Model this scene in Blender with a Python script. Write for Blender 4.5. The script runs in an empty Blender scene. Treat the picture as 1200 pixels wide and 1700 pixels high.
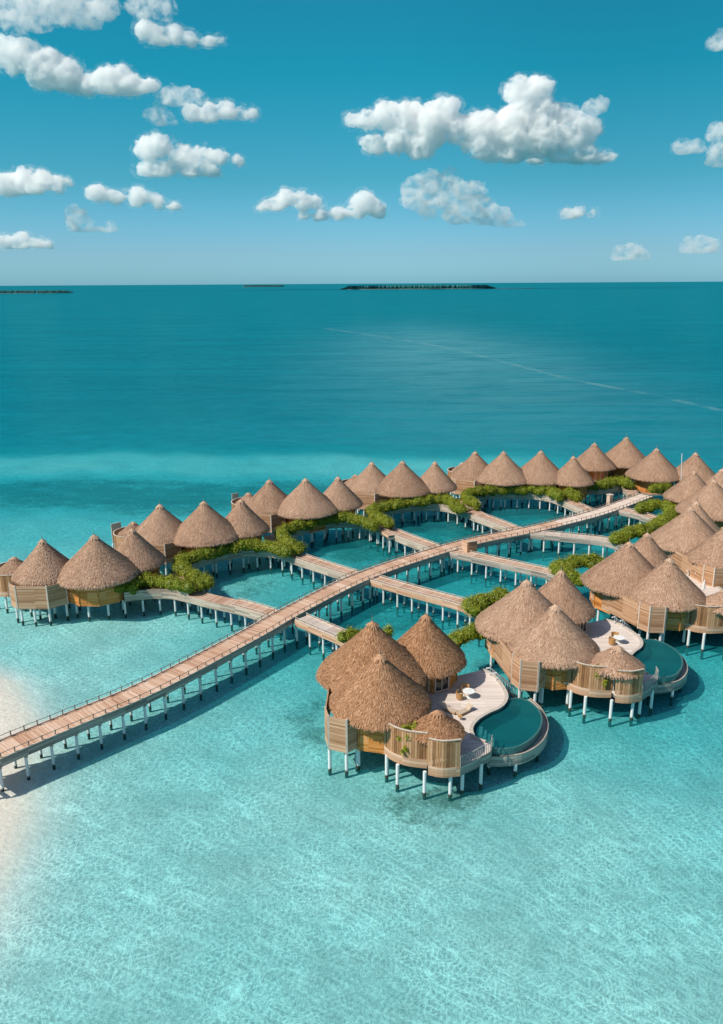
import bpy, math, random
import numpy as np
from mathutils import Vector, Matrix, noise as mnoise
random.seed(7); rng=np.random.default_rng(7)
S=bpy.context.scene; COL=S.collection
R_=math.radians
# ------------------------------------------------------------------ camera
F=1320.0; HOR=470.5; CAMH=46.0; ROLL=R_(0.335); PW,PH=1200,1700
PIT=math.atan((PH/2-HOR)/F)
def ray(u,v):
    x=u-PW/2; y=PH/2-v
    xr=x*math.cos(ROLL)+y*math.sin(ROLL); yr=-x*math.sin(ROLL)+y*math.cos(ROLL)
    return (xr, F*math.cos(PIT)+yr*math.sin(PIT), -F*math.sin(PIT)+yr*math.cos(PIT))
def at(u,v,z=0.0):
    d=ray(u,v); t=(z-CAMH)/d[2]
    return (d[0]*t,d[1]*t,z)
def at2(u,v,z): return at(u,v,z)[:2]
def atd(u,v,Y):
    d=ray(u,v); t=Y/d[1]
    return Vector((d[0]*t,Y,CAMH+d[2]*t))
cam=bpy.data.cameras.new('camera'); co=bpy.data.objects.new('camera',cam); COL.objects.link(co)
cam.sensor_fit='VERTICAL'; cam.sensor_height=24; cam.sensor_width=24*PW/PH
cam.lens=F/PH*24; cam.clip_start=0.5; cam.clip_end=200000
co.location=(0,0,CAMH)
co.rotation_mode='QUATERNION'
from mathutils import Quaternion, Euler
co.rotation_quaternion=Euler((math.pi/2-PIT,0,0)).to_quaternion() @ Quaternion((0,0,1),-ROLL)
S.camera=co
S.view_settings.view_transform='Standard'; S.view_settings.look='None'; S.view_settings.exposure=0; S.view_settings.gamma=1
S.cycles.use_denoising=True
S.cycles.transparent_max_bounces=24; S.cycles.max_bounces=16; S.cycles.glossy_bounces=3; S.cycles.transmission_bounces=3; S.cycles.diffuse_bounces=3
S.cycles.volume_bounces=16; S.cycles.caustics_reflective=False; S.cycles.caustics_refractive=False
# ------------------------------------------------------------------ light
SUN_EL=R_(45); LAZ=R_(25)       # light travels towards azimuth LAZ (from +X)
sd=Vector((-math.cos(LAZ)*math.cos(SUN_EL),-math.sin(LAZ)*math.cos(SUN_EL),math.sin(SUN_EL)))
sl=bpy.data.lights.new('sun','SUN'); sl.energy=5.0; sl.angle=R_(0.5); sl.color=(1,.91,.78)
so=bpy.data.objects.new('sun',sl); COL.objects.link(so); so.rotation_mode='QUATERNION'
so.rotation_quaternion=sd.to_track_quat('Z','Y'); so.location=(0,0,200)
# ------------------------------------------------------------------ node helpers
def nn(nt,t,props=None,**inp):
    n=nt.nodes.new(t)
    for k,v in (props or {}).items(): setattr(n,k,v)
    for k,v in inp.items():
        k=k.replace('_',' ')
        s=n.inputs[int(k[1:])] if k[0]=='i' and k[1:].isdigit() else n.inputs[k]
        if isinstance(v,bpy.types.NodeSocket): nt.links.new(v,s)
        else: s.default_value=v
    return n
def math_(nt,op,a,b=0.0,c=None,clamp=False):
    n=nt.nodes.new('ShaderNodeMath'); n.operation=op; n.use_clamp=clamp
    for i,x in enumerate((a,b,c)):
        if x is None: continue
        if isinstance(x,bpy.types.NodeSocket): nt.links.new(x,n.inputs[i])
        else: n.inputs[i].default_value=x
    return n.outputs[0]
def mixc(nt,fac,a,b,blend='MIX'):
    n=nt.nodes.new('ShaderNodeMix'); n.data_type='RGBA'; n.blend_type=blend
    for s,x in ((n.inputs[0],fac),(n.inputs[6],a),(n.inputs[7],b)):
        if isinstance(x,bpy.types.NodeSocket): nt.links.new(x,s)
        else: s.default_value=x if not isinstance(x,tuple) else (*x,1)[:4]
    return n.outputs[2]
def ramp(nt,fac,stops,interp='LINEAR'):
    n=nt.nodes.new('ShaderNodeValToRGB'); n.color_ramp.interpolation=interp
    e=n.color_ramp.elements
    while len(e)<len(stops): e.new(0.5)
    for el,(p,c) in zip(e,stops): el.position=p; el.color=(*c,1) if len(c)==3 else c
    nt.links.new(fac,n.inputs[0]); return n.outputs[0]
def newmat(name):
    m=bpy.data.materials.new(name); m.use_nodes=True; nt=m.node_tree; nt.nodes.clear()
    out=nt.nodes.new('ShaderNodeOutputMaterial'); return m,nt,out
def mapr(nt,v,a,b,c=0.0,d=1.0):
    n=nt.nodes.new('ShaderNodeMapRange'); n.inputs[1].default_value=a; n.inputs[2].default_value=b
    n.inputs[3].default_value=c; n.inputs[4].default_value=d; n.interpolation_type='SMOOTHSTEP'
    nt.links.new(v,n.inputs[0]); return n.outputs[0]
def noisen(nt,vec,scale,detail=3,rough=.55,dist=0.0):
    return nn(nt,'ShaderNodeTexNoise',Vector=vec,Scale=scale,Detail=detail,Roughness=rough,Distortion=dist).outputs[0]
def scalev(nt,vec,s):
    n=nt.nodes.new('ShaderNodeMapping'); n.inputs['Scale'].default_value=s
    nt.links.new(vec,n.inputs[0]); return n.outputs[0]
def pos(nt): return nt.nodes.new('ShaderNodeNewGeometry').outputs['Position']
def objc(nt): return nt.nodes.new('ShaderNodeTexCoord').outputs['Object']
def uvc(nt): return nt.nodes.new('ShaderNodeTexCoord').outputs['UV']
def attr(nt,name,out='Fac'):
    n=nt.nodes.new('ShaderNodeAttribute'); n.attribute_name=name; return n.outputs[out]
def princ(nt,out,color,rough=.8,bump=None,bs=.3,bd=.05,spec=.3):
    p=nn(nt,'ShaderNodeBsdfPrincipled',Roughness=rough)
    p.inputs['Specular IOR Level'].default_value=spec
    if isinstance(color,bpy.types.NodeSocket): nt.links.new(color,p.inputs['Base Color'])
    else: p.inputs['Base Color'].default_value=(*color,1)
    if bump is not None:
        b=nn(nt,'ShaderNodeBump',Strength=bs,Distance=bd,Height=bump); nt.links.new(b.outputs[0],p.inputs['Normal'])
    nt.links.new(p.outputs[0],out.inputs[0]); return p
def simple(name,c,rough=.7,var=.25,scale=1.5,spec=.3):
    m,nt,out=newmat(name); n=noisen(nt,pos(nt),scale,5,.65)
    col=mixc(nt,mapr(nt,n,.3,.7),tuple(x*(1-var) for x in c),tuple(min(1,x*(1+var*.6)) for x in c))
    princ(nt,out,col,rough,n,.2,.03,spec); return m
def planks(name,cols,pw,axis='v',sect=0.0,gap=.10,rough=.75,gapdark=.45,grain=(1,14)):
    """wood boards; axis 'v': boards run along u (stacked in v), 'u': boards stacked along u"""
    m,nt,out=newmat(name); uv=uvc(nt)
    sx=nn(nt,'ShaderNodeSeparateXYZ',Vector=uv); u,v=sx.outputs[0],sx.outputs[1]
    a,b=(v,u) if axis=='v' else (u,v)
    q=math_(nt,'DIVIDE',a,pw); fl=math_(nt,'FLOOR',q); fr=math_(nt,'FRACT',q)
    bl=math_(nt,'FLOOR',math_(nt,'DIVIDE',b,2.6))
    cx=nn(nt,'ShaderNodeCombineXYZ',X=fl,Y=bl)
    w=nn(nt,'ShaderNodeTexWhiteNoise',{'noise_dimensions':'2D'},Vector=cx.outputs[0]).outputs[0]
    sc=nn(nt,'ShaderNodeCombineXYZ',X=math_(nt,'MULTIPLY',a,grain[1]),Y=math_(nt,'MULTIPLY',b,grain[0])).outputs[0]
    g=noisen(nt,sc,1.0,3,.6)
    big=noisen(nt,pos(nt),.35,3,.6)
    f=math_(nt,'ADD',math_(nt,'MULTIPLY',w,.5),math_(nt,'ADD',math_(nt,'MULTIPLY',g,.28),math_(nt,'MULTIPLY',big,.30)))
    if sect:
        ws=nn(nt,'ShaderNodeTexWhiteNoise',{'noise_dimensions':'1D'},W=math_(nt,'FLOOR',math_(nt,'DIVIDE',a,sect))).outputs[0]
        f=math_(nt,'ADD',math_(nt,'MULTIPLY',f,.72),math_(nt,'MULTIPLY',ws,.28))
    col=ramp(nt,f,[(.2+.6*i/(len(cols)-1),c) for i,c in enumerate(cols)])
    edge=math_(nt,'LESS_THAN',fr,gap)
    col=mixc(nt,math_(nt,'MULTIPLY',edge,gapdark),col,(.04,.03,.02))
    h=math_(nt,'SUBTRACT',math_(nt,'MULTIPLY',g,.3),edge)
    princ(nt,out,col,rough,h,.35,.02,.25); return m
M={}
# thatch
m,nt,out=newmat('thatch'); c=attr(nt,'tone'); p=objc(nt)
n1=noisen(nt,scalev(nt,p,(1,1,.6)),.75,5,.65,.4); n2=noisen(nt,p,7,3,.6)
f=math_(nt,'ADD',math_(nt,'MULTIPLY',c,.55),math_(nt,'ADD',math_(nt,'MULTIPLY',n1,.35),math_(nt,'MULTIPLY',n2,.2)))
oi=nt.nodes.new('ShaderNodeObjectInfo').outputs['Random']
f=math_(nt,'ADD',f,math_(nt,'MULTIPLY',math_(nt,'SUBTRACT',oi,.5),.12))
col=ramp(nt,f,[(.2,(.20,.108,.068)),(.45,(.38,.236,.16)),(.65,(.485,.32,.226)),(.9,(.65,.47,.35))])
princ(nt,out,col,.9,n2,.5,.05,.1); M['thatch']=m
m2_=m.copy(); m2_.name='brown_thatch'; M['thatch_brown']=m2_
for e,c in zip([n for n in m2_.node_tree.nodes if n.type=='VALTORGB'][0].color_ramp.elements,((.17,.08,.038),(.34,.18,.095),(.45,.25,.145),(.60,.38,.24))): e.color=(*c,1)
M['thatch_inner']=simple('thatch_inner',(.10,.06,.035),.9)
WALLC=[(.30,.10,.022),(.52,.195,.045),(.66,.27,.07),(.72,.36,.14)]
M['wall']=planks('hut_wall_boards',WALLC,.22,'v',gap=.12)
M['screen']=planks('screen_boards',[(.24,.115,.055),(.39,.215,.12),(.50,.30,.18),(.58,.385,.26)],.20,'v',gap=.10)
M['fence']=planks('fence_slats',[(.16,.075,.034),(.31,.155,.07),(.43,.225,.11),(.56,.33,.19)],.26,'u',gap=.0)
M['fascia']=planks('fascia_boards',[(.36,.19,.115),(.48,.28,.175),(.57,.36,.24),(.64,.44,.32)],.3,'v',gap=.06,grain=(.6,8))
M['fasciagrey']=planks('faded_fascia_boards',[(.27,.22,.18),(.38,.31,.25),(.48,.40,.33),(.56,.48,.40)],.3,'v',gap=.08,grain=(.8,10))
M['greywood']=planks('weathered_grey_boards',[(.17,.15,.13),(.27,.24,.215),(.36,.325,.29),(.46,.41,.36)],.3,'v',gap=.10,grain=(.8,10))
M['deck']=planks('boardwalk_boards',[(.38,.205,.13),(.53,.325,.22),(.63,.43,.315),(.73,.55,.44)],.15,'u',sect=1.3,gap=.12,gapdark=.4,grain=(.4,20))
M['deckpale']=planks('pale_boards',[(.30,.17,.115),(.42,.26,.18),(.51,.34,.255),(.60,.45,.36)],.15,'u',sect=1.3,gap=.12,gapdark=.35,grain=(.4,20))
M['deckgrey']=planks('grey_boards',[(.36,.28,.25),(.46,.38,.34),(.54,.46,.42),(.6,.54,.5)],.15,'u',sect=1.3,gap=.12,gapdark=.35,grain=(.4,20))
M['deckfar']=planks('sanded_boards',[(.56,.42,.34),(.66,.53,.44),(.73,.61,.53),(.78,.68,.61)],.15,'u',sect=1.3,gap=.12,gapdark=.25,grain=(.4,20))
M['terrace']=planks('terrace_boards',[(.52,.43,.38),(.62,.54,.49),(.70,.62,.57),(.76,.69,.65)],.14,'v',gap=.10,gapdark=.25,grain=(.4,12))
M['white']=simple('white_paint',(.75,.77,.78),.6,.12,3)
M['rail']=simple('rail_wood',(.24,.20,.17),.7,.3,4)
M['palerail']=simple('pale_rail_wood',(.60,.50,.42),.7,.2,4)
M['coping']=simple('stone_coping',(.50,.46,.41),.7,.2,5)
M['concrete']=simple('weathered_grey_concrete',(.42,.40,.38),.8,.35,4)
M['wicker']=simple('tan_wicker',(.45,.25,.10),.8,.4,25)
M['wicker2']=simple('faded_tan_canvas',(.50,.40,.31),.9,.2,6)
M['cloth']=simple('white_cloth',(.78,.77,.76),.9,.08,3)
M['darkglass']=simple('dark_glass',(.02,.03,.035),.1,.2,2,.5)
M['frame']=simple('pale_pink_frame',(.62,.45,.36),.7,.15,4)
M['door']=planks('door_boards',[(.36,.18,.07),(.5,.27,.11),(.58,.34,.16)],.25,'u',gap=.08)
M['soil']=simple('planter_soil',(.10,.07,.045),.95,.4,2)
M['metal']=simple('pale_metal_mast',(.6,.62,.63),.4,.1,2,.5)
# stilts: painted above, algae below the tide line
m,nt,out=newmat('painted_stilt'); p=pos(nt); z=nn(nt,'ShaderNodeSeparateXYZ',Vector=p).outputs[2]
n=noisen(nt,p,2.2,4,.6); zz=math_(nt,'ADD',z,math_(nt,'MULTIPLY',math_(nt,'SUBTRACT',n,.5),.45))
col=mixc(nt,mapr(nt,zz,.22,.42),(.045,.05,.035),mixc(nt,n,(.60,.63,.65),(.80,.81,.80)))
princ(nt,out,col,.75,n,.2,.02); M['stilt']=m
# foliage
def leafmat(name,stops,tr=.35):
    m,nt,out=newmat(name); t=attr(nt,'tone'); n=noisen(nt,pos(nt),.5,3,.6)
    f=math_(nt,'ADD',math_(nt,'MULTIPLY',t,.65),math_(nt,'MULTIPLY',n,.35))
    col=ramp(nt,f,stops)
    d=nn(nt,'ShaderNodeBsdfPrincipled',Roughness=.5); d.inputs['Specular IOR Level'].default_value=.3; nt.links.new(col,d.inputs['Base Color'])
    tl=nn(nt,'ShaderNodeBsdfTranslucent',Color=mixc(nt,.5,col,(.25,.3,.02)))
    mx=nn(nt,'ShaderNodeMixShader',Fac=tr); nt.links.new(d.outputs[0],mx.inputs[1]); nt.links.new(tl.outputs[0],mx.inputs[2])
    nt.links.new(mx.outputs[0],out.inputs[0]); return m
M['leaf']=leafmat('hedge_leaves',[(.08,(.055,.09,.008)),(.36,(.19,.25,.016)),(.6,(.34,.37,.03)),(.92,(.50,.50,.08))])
M['islandleaf']=leafmat('haze_tinted_leaves',[(.1,(.012,.12,.125)),(.6,(.018,.15,.155)),(.95,(.03,.19,.19))],.1)  # teal of the distance haze mixed into the leaf colour
# ------------------------------------------------------------------ mesh builder
WLOC={}
class MB:
    def __init__(s): s.v=[]; s.f=[]; s.uv=[]; s.t=[]
    def face(s,idx,uv=None,tone=.5):
        s.f.append(tuple(idx)); s.uv.append(uv or [(0,0)]*len(idx)); s.t.append(tone)
    def quad(s,a,b,c,d,uv=None,tone=.5):
        i=len(s.v); s.v+= [tuple(a),tuple(b),tuple(c),tuple(d)]; s.face((i,i+1,i+2,i+3),uv,tone)
    def box(s,c,d,rz=0.0,tone=.5):
        cx,cy,cz=c; hx,hy,hz=d[0]/2,d[1]/2,d[2]/2; i=len(s.v); C,Sn=math.cos(rz),math.sin(rz)
        for z in (-hz,hz):
            for x,y in ((-hx,-hy),(hx,-hy),(hx,hy),(-hx,hy)):
                s.v.append((cx+x*C-y*Sn,cy+x*Sn+y*C,cz+z))
        for q,(a,b) in (((0,3,2,1),(d[0],d[1])),((4,5,6,7),(d[0],d[1])),((0,1,5,4),(d[0],d[2])),((1,2,6,5),(d[1],d[2])),((2,3,7,6),(d[0],d[2])),((3,0,4,7),(d[1],d[2]))):
            s.face([i+k for k in q],[(0,0),(a,0),(a,b),(0,b)],tone)
    def cyl(s,x,y,z0,z1,r0,r1=None,n=12,cap=True):
        r1=r0 if r1 is None else r1; i=len(s.v)
        for z,r in ((z0,r0),(z1,r1)):
            for k in range(n):
                a=2*math.pi*k/n; s.v.append((x+r*math.cos(a),y+r*math.sin(a),z))
        for k in range(n):
            k2=(k+1)%n; s.face((i+k,i+k2,i+n+k2,i+n+k),[(k/n*6*r0,z0),((k+1)/n*6*r0,z0),((k+1)/n*6*r0,z1),(k/n*6*r0,z1)])
        if cap:
            s.face([i+n+k for k in range(n)]); s.face([i+k for k in reversed(range(n))])
    def tube(s,path,r,n=6):
        path=[Vector(p) for p in path]; i=len(s.v); L=len(path)
        for j,p in enumerate(path):
            d=(path[min(j+1,L-1)]-path[max(j-1,0)]).normalized()
            up=Vector((0,0,1)) if abs(d.z)<.9 else Vector((1,0,0))
            a=d.cross(up).normalized(); b=a.cross(d)
            for k in range(n):
                t=2*math.pi*k/n; s.v.append(tuple(p+a*(r*math.cos(t))+b*(r*math.sin(t))))
        for j in range(L-1):
            for k in range(n):
                k2=(k+1)%n; s.face((i+j*n+k,i+j*n+k2,i+(j+1)*n+k2,i+(j+1)*n+k))
        s.face([i+k for k in reversed(range(n))]); s.face([i+(L-1)*n+k for k in range(n)])
    def wall(s,path,z0,z1,th,u0=0.0,tilt=0.0):
        """upright sheet of thickness th along a plan polyline; tilt leans the top outwards (left normal)"""
        nrm=normals(path); u=u0; i=len(s.v); us=[]
        for j,(p,n_) in enumerate(zip(path,nrm)):
            if j: u+=math.dist(p,path[j-1])
            us.append(u)
            for sg in (-.5,.5):
                for z in (z0,z1):
                    k=sg*th+(tilt if z==z1 else 0)
                    s.v.append((p[0]+n_[0]*k,p[1]+n_[1]*k,z))
        for j in range(len(path)-1):
            a=i+4*j; b=a+4; U,V=us[j],us[j+1]
            s.face((b,a,a+1,b+1),[(V,z0),(U,z0),(U,z1),(V,z1)])
            s.face((a+2,b+2,b+3,a+3),[(U,z0),(V,z0),(V,z1),(U,z1)])
            s.face((a+1,a+3,b+3,b+1),[(U,0),(U,th),(V,th),(V,0)])
            s.face((a,b,b+2,a+2),[(U,0),(V,0),(V,th),(U,th)])
        e=i+4*(len(path)-1)
        s.face((i,i+2,i+3,i+1)); s.face((e,e+1,e+3,e+2))
    def ribbon(s,path,w,z0,z1):
        nrm=normals(path); i=len(s.v); u=0; us=[]
        if not isinstance(w,(list,tuple)): w=[w]*len(path)
        for j,(p,n_) in enumerate(zip(path,nrm)):
            if j: u+=math.dist(p,path[j-1])
            us.append(u); h=w[j]/2
            for sg in (-h,h):
                for z in (z0,z1): s.v.append((p[0]+n_[0]*sg,p[1]+n_[1]*sg,z))
        for j in range(len(path)-1):
            a=i+4*j; b=a+4; U,V=us[j],us[j+1]; W=w[j]
            s.face((a+1,b+1,b+3,a+3),[(U,0),(V,0),(V,W),(U,W)])
            s.face((b,a,a+2,b+2),[(V,0),(U,0),(U,W),(V,W)])
            s.face((a,b,b+1,a+1),[(U,z0),(V,z0),(V,z1),(U,z1)])
            s.face((b+2,a+2,a+3,b+3),[(V,z0),(U,z0),(U,z1),(V,z1)])
        e=i+4*(len(path)-1)
        s.face((i,i+1,i+3,i+2)); s.face((e,e+2,e+3,e+1))
    def prism(s,poly,z0,z1,top=True,bottom=True,sides=True):
        if area(poly)<0: poly=poly[::-1]
        i=len(s.v); n=len(poly)
        s.v+=[(x,y,z0) for x,y in poly]+[(x,y,z1) for x,y in poly]
        if sides:
            u=0
            for k in range(n):
                k2=(k+1)%n; d=math.dist(poly[k],poly[k2])
                s.face((i+k,i+k2,i+n+k2,i+n+k),[(u,z0),(u+d,z0),(u+d,z1),(u,z1)]); u+=d
        from mathutils.geometry import tessellate_polygon
        tri=tessellate_polygon([[Vector((x,y,0)) for x,y in poly]])
        for t in tri:
            a,b,c=t
            if area([poly[a],poly[b],poly[c]])<0: a,c=c,a
            if top: s.face((i+n+a,i+n+b,i+n+c),[poly[a],poly[b],poly[c]])
            if bottom: s.face((i+c,i+b,i+a),[poly[c],poly[b],poly[a]])
    def mesh(s,name,origin=(0,0,0),smooth=False):
        me=bpy.data.meshes.new(name); o=Vector(origin)
        vv=np.array(s.v,dtype=np.float64).reshape(-1,3)-np.array(o)
        me.from_pydata(vv.tolist(),[],s.f)
        ul=me.uv_layers.new(name='UVMap')
        flat=[c for f in s.uv for q in f for c in q]
        ul.data.foreach_set('uv',flat)
        at_=me.attributes.new('tone','FLOAT','FACE'); at_.data.foreach_set('value',s.t)
        if smooth: me.polygons.foreach_set('use_smooth',[True]*len(me.polygons))
        me.validate(); me.update(); return me
    def build(s,name,mat,parent=None,origin=None,smooth=False):
        pl=WLOC[parent.name] if parent else Vector((0,0,0))
        org=Vector(origin) if origin is not None else (pl if parent else Vector((0,0,0)))
        me=s.mesh(name,org,smooth); me.materials.append(mat)
        return link(name,me,parent,org)
def link(name,me,parent,wloc):
    o=bpy.data.objects.new(name,me); COL.objects.link(o); wloc=Vector(wloc)
    if parent: o.parent=parent; o.location=wloc-WLOC[parent.name]
    else: o.location=wloc
    WLOC[o.name]=wloc; return o
def area(p): return sum(p[k][0]*p[(k+1)%len(p)][1]-p[(k+1)%len(p)][0]*p[k][1] for k in range(len(p)))/2
def normals(path):
    out=[]; L=len(path)
    closed=math.dist(path[0],path[-1])<1e-6
    for j in range(L):
        a=path[j-1] if j else (path[-2] if closed else path[0]); b=path[j+1] if j<L-1 else (path[1] if closed else path[-1])
        dx,dy=b[0]-a[0],b[1]-a[1]; l=math.hypot(dx,dy) or 1; out.append((-dy/l,dx/l))
    return out
def smooth_path(pts,step=.6,closed=False):
    P=[Vector((p[0],p[1])) for p in pts]; n=len(P); out=[]
    rg=range(n if closed else n-1)
    for i in rg:
        if closed: p0,p1,p2,p3=P[i-1],P[i],P[(i+1)%n],P[(i+2)%n]
        else: p0=P[max(i-1,0)]; p1=P[i]; p2=P[i+1]; p3=P[min(i+2,n-1)]
        k=max(2,int((p2-p1).length/step))
        for j in range(k):
            t=j/k; out.append(tuple(.5*((2*p1)+(p2-p0)*t+(2*p0-5*p1+4*p2-p3)*t*t+(3*p1-p0-3*p2+p3)*t**3)))
    if not closed: out.append(tuple(P[-1]))
    return out
def resample(path,step):
    out=[path[0]]; acc=0
    for a,b in zip(path,path[1:]):
        d=math.dist(a,b)
        while acc+d>=step:
            t=(step-acc)/d; a=(a[0]+(b[0]-a[0])*t,a[1]+(b[1]-a[1])*t); out.append(a); d=math.dist(a,b); acc=0
        acc+=d
    return out
def offset(path,d):
    return [(p[0]+n[0]*d,p[1]+n[1]*d) for p,n in zip(path,normals(path))]
def thing(name,label,cat,loc,group=None):
    o=bpy.data.objects.new(name,None); COL.objects.link(o); o.location=loc; o['label']=label; o['category']=cat
    if group: o['group']=group
    o.empty_display_size=.3; WLOC[o.name]=Vector(loc); return o
def tag(o,label=None,cat=None,group=None,kind=None):
    for k,v in (('label',label),('category',cat),('group',group),('kind',kind)):
        if v: o[k]=v
    return o
# ------------------------------------------------------------------ depth of the lagoon
SHORE=[(40,-31),(48,-29.6),(56,-30.0),(61.8,-31.0),(66.3,-33.0),(78.6,-37.0),(87,-43),(100,-62)]   # (Y, X) of the sand bank edge
sy=np.array([a for a,b in SHORE]); sx_=np.array([b for a,b in SHORE])
def sst(x,a,b):
    t=np.clip((x-a)/(b-a),0,1); return t*t*(3-2*t)
def depthf(X,Y):
    X=np.asarray(X,float); Y=np.asarray(Y,float)
    base=.72+.95*sst(Y,58,100)*sst(X,-38,4)+.35*sst(X,0,45)*sst(Y,40,75)
    inner=sst(Y,88,112)*sst(X+ (Y-100)*-.15,-22,4)*(1-sst(Y,150,185))
    base=base+.65*inner
    s=X-np.interp(Y,sy,sx_)
    bank=.82*sst(s,-2,7)+.18*sst(s,2,16)
    d=base*bank+.035
    d=np.where(Y>98,base,d*(1-sst(Y,90,98))+base*sst(Y,90,98))
    # seaward of the huts: reef flat, pale sand bar, drop-off
    Yb=Y+ .02*X+ 3.5*np.sin(X*.035+.6)+2*np.sin(X*.11)+1.3*np.sin(X*.31+Y*.2)
    left=1-sst(X,40,75)
    flat=sst(Y+.5*(X+50)*(X<-20)*0,118,170)
    d=d+.55*(1-sst(X,-38,4))*sst(Y,112,150)+.75*(1-sst(X,-38,4))*sst(Y,150,180)+flat*.35*(1-sst(Yb,188,197))
    bar=sst(Yb,187,199)*(1-sst(Yb,212,228))
    d=d*(1-bar*left*.20)
    deep=sst(Yb,214+8*(1-left)*0,240)
    deepr=sst(Y,178,215)*(1-left)
    d=d+deep*2.6+deepr*(1-deep)*2.2+sst(Y,235,420)*2.2+sst(Y,400,1500)*2.5
    return d
def graded(vals):  # list of (start,end,step)
    out=[]
    for a,b,st in vals: out+=list(np.arange(a,b,st))
    return np.array(out)
gx=np.concatenate([-np.geomspace(150000,260,40),graded([(-240,-90,6),(-90,90,1.5),(90,240,6)]),np.geomspace(260,150000,40)])
gy=np.concatenate([[-6000,-400,-60,0,20],graded([(30,240,1.5),(240,420,6)]),np.geomspace(430,150000,60)])
XX,YY=np.meshgrid(gx,gy); DD=depthf(XX,YY)
def reeff(X,Y):
    r=np.zeros_like(X)
    for (u,v,ru,am) in ((500,1190,70,.62),(520,1235,40,.6),(690,1345,70,.72),(760,1330,50,.6),(430,985,70,.7),(600,915,60,.7),(560,1040,60,.5),(660,1030,70,.5),(1010,1100,60,.4),(1080,1450,60,.35),(840,1395,50,.25),(380,1115,40,.3),(640,1120,60,.4),(760,890,80,.5)):
        x,y=at2(u,v,-1); sc=ru*math.hypot(x,y,46)/F
        r+=am*np.exp(-(((X-x)/sc)**2+((Y-y)/(sc*1.1))**2))
    Yb=Y+.02*X+3.5*np.sin(X*.035+.6)+2*np.sin(X*.11)
    r+=.75*sst(Yb,158,178)*(1-sst(Yb,187,196))*(1-sst(X,35,70))
    r+=.6*sst(Yb,150,165)*(1-sst(Yb,178,190))*sst(X,-95,-70)
    r+=.35*sst(Y,95,110)*(1-sst(Y,150,170))*sst(X,-15,0)
    return np.clip(r,0,1)
RR=reeff(XX,YY)
def sheet(name,Z,mat):
    ny,nx=XX.shape
    V=np.stack([XX,YY,Z],-1).reshape(-1,3)
    idx=np.arange(ny*nx).reshape(ny,nx)
    Fq=np.stack([idx[:-1,:-1],idx[:-1,1:],idx[1:,1:],idx[1:,:-1]],-1).reshape(-1,4)
    me=bpy.data.meshes.new(name); me.from_pydata(V.tolist(),[],Fq.tolist())
    a=me.attributes.new('depth','FLOAT','POINT'); a.data.foreach_set('value',DD.ravel())
    a=me.attributes.new('reef','FLOAT','POINT'); a.data.foreach_set('value',RR.ravel())
    me.polygons.foreach_set('use_smooth',[True]*len(me.polygons)); me.materials.append(mat); me.update()
    o=bpy.data.objects.new(name,me); COL.objects.link(o); o['kind']='structure'; return o
# seabed
m,nt,out=newmat('coral_sand'); p=pos(nt)
reef=attr(nt,'reef'); n1=noisen(nt,p,.22,5,.65,.4); n2=noisen(nt,p,1.1,5,.7,.6); n3=noisen(nt,p,.05,3,.6)
rip=noisen(nt,scalev(nt,p,(1.1,.9,1)),1.3,3,.6,.8)
sand=mixc(nt,n1,(.76,.78,.75),(.92,.94,.91))
sand=mixc(nt,mapr(nt,rip,.35,.7,0,.35),sand,(.64,.66,.62))
dpt=attr(nt,'depth'); sand=mixc(nt,mapr(nt,dpt,.02,.35,.75,0),sand,mixc(nt,rip,(.78,.68,.58),(.90,.82,.73)))
nb=noisen(nt,scalev(nt,p,(.05,.15,.1)),1.0,4,.65,.5)
dm=mapr(nt,math_(nt,'ADD',math_(nt,'ADD',math_(nt,'MULTIPLY',n2,.45),math_(nt,'MULTIPLY',n1,.35)),math_(nt,'ADD',math_(nt,'MULTIPLY',nb,.35),math_(nt,'MULTIPLY',math_(nt,'SUBTRACT',reef,.5),.30))),.52,.74,0,.8)
dm=math_(nt,'MULTIPLY',math_(nt,'MULTIPLY',dm,mapr(nt,reef,0.02,.35,0.05,1)),mapr(nt,dpt,.25,.7,0,1))
col=mixc(nt,dm,sand,mixc(nt,n2,(.10,.12,.10),(.24,.24,.18)))
princ(nt,out,col,.95,n2,.5,.2,.1); M['sand']=m
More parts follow.
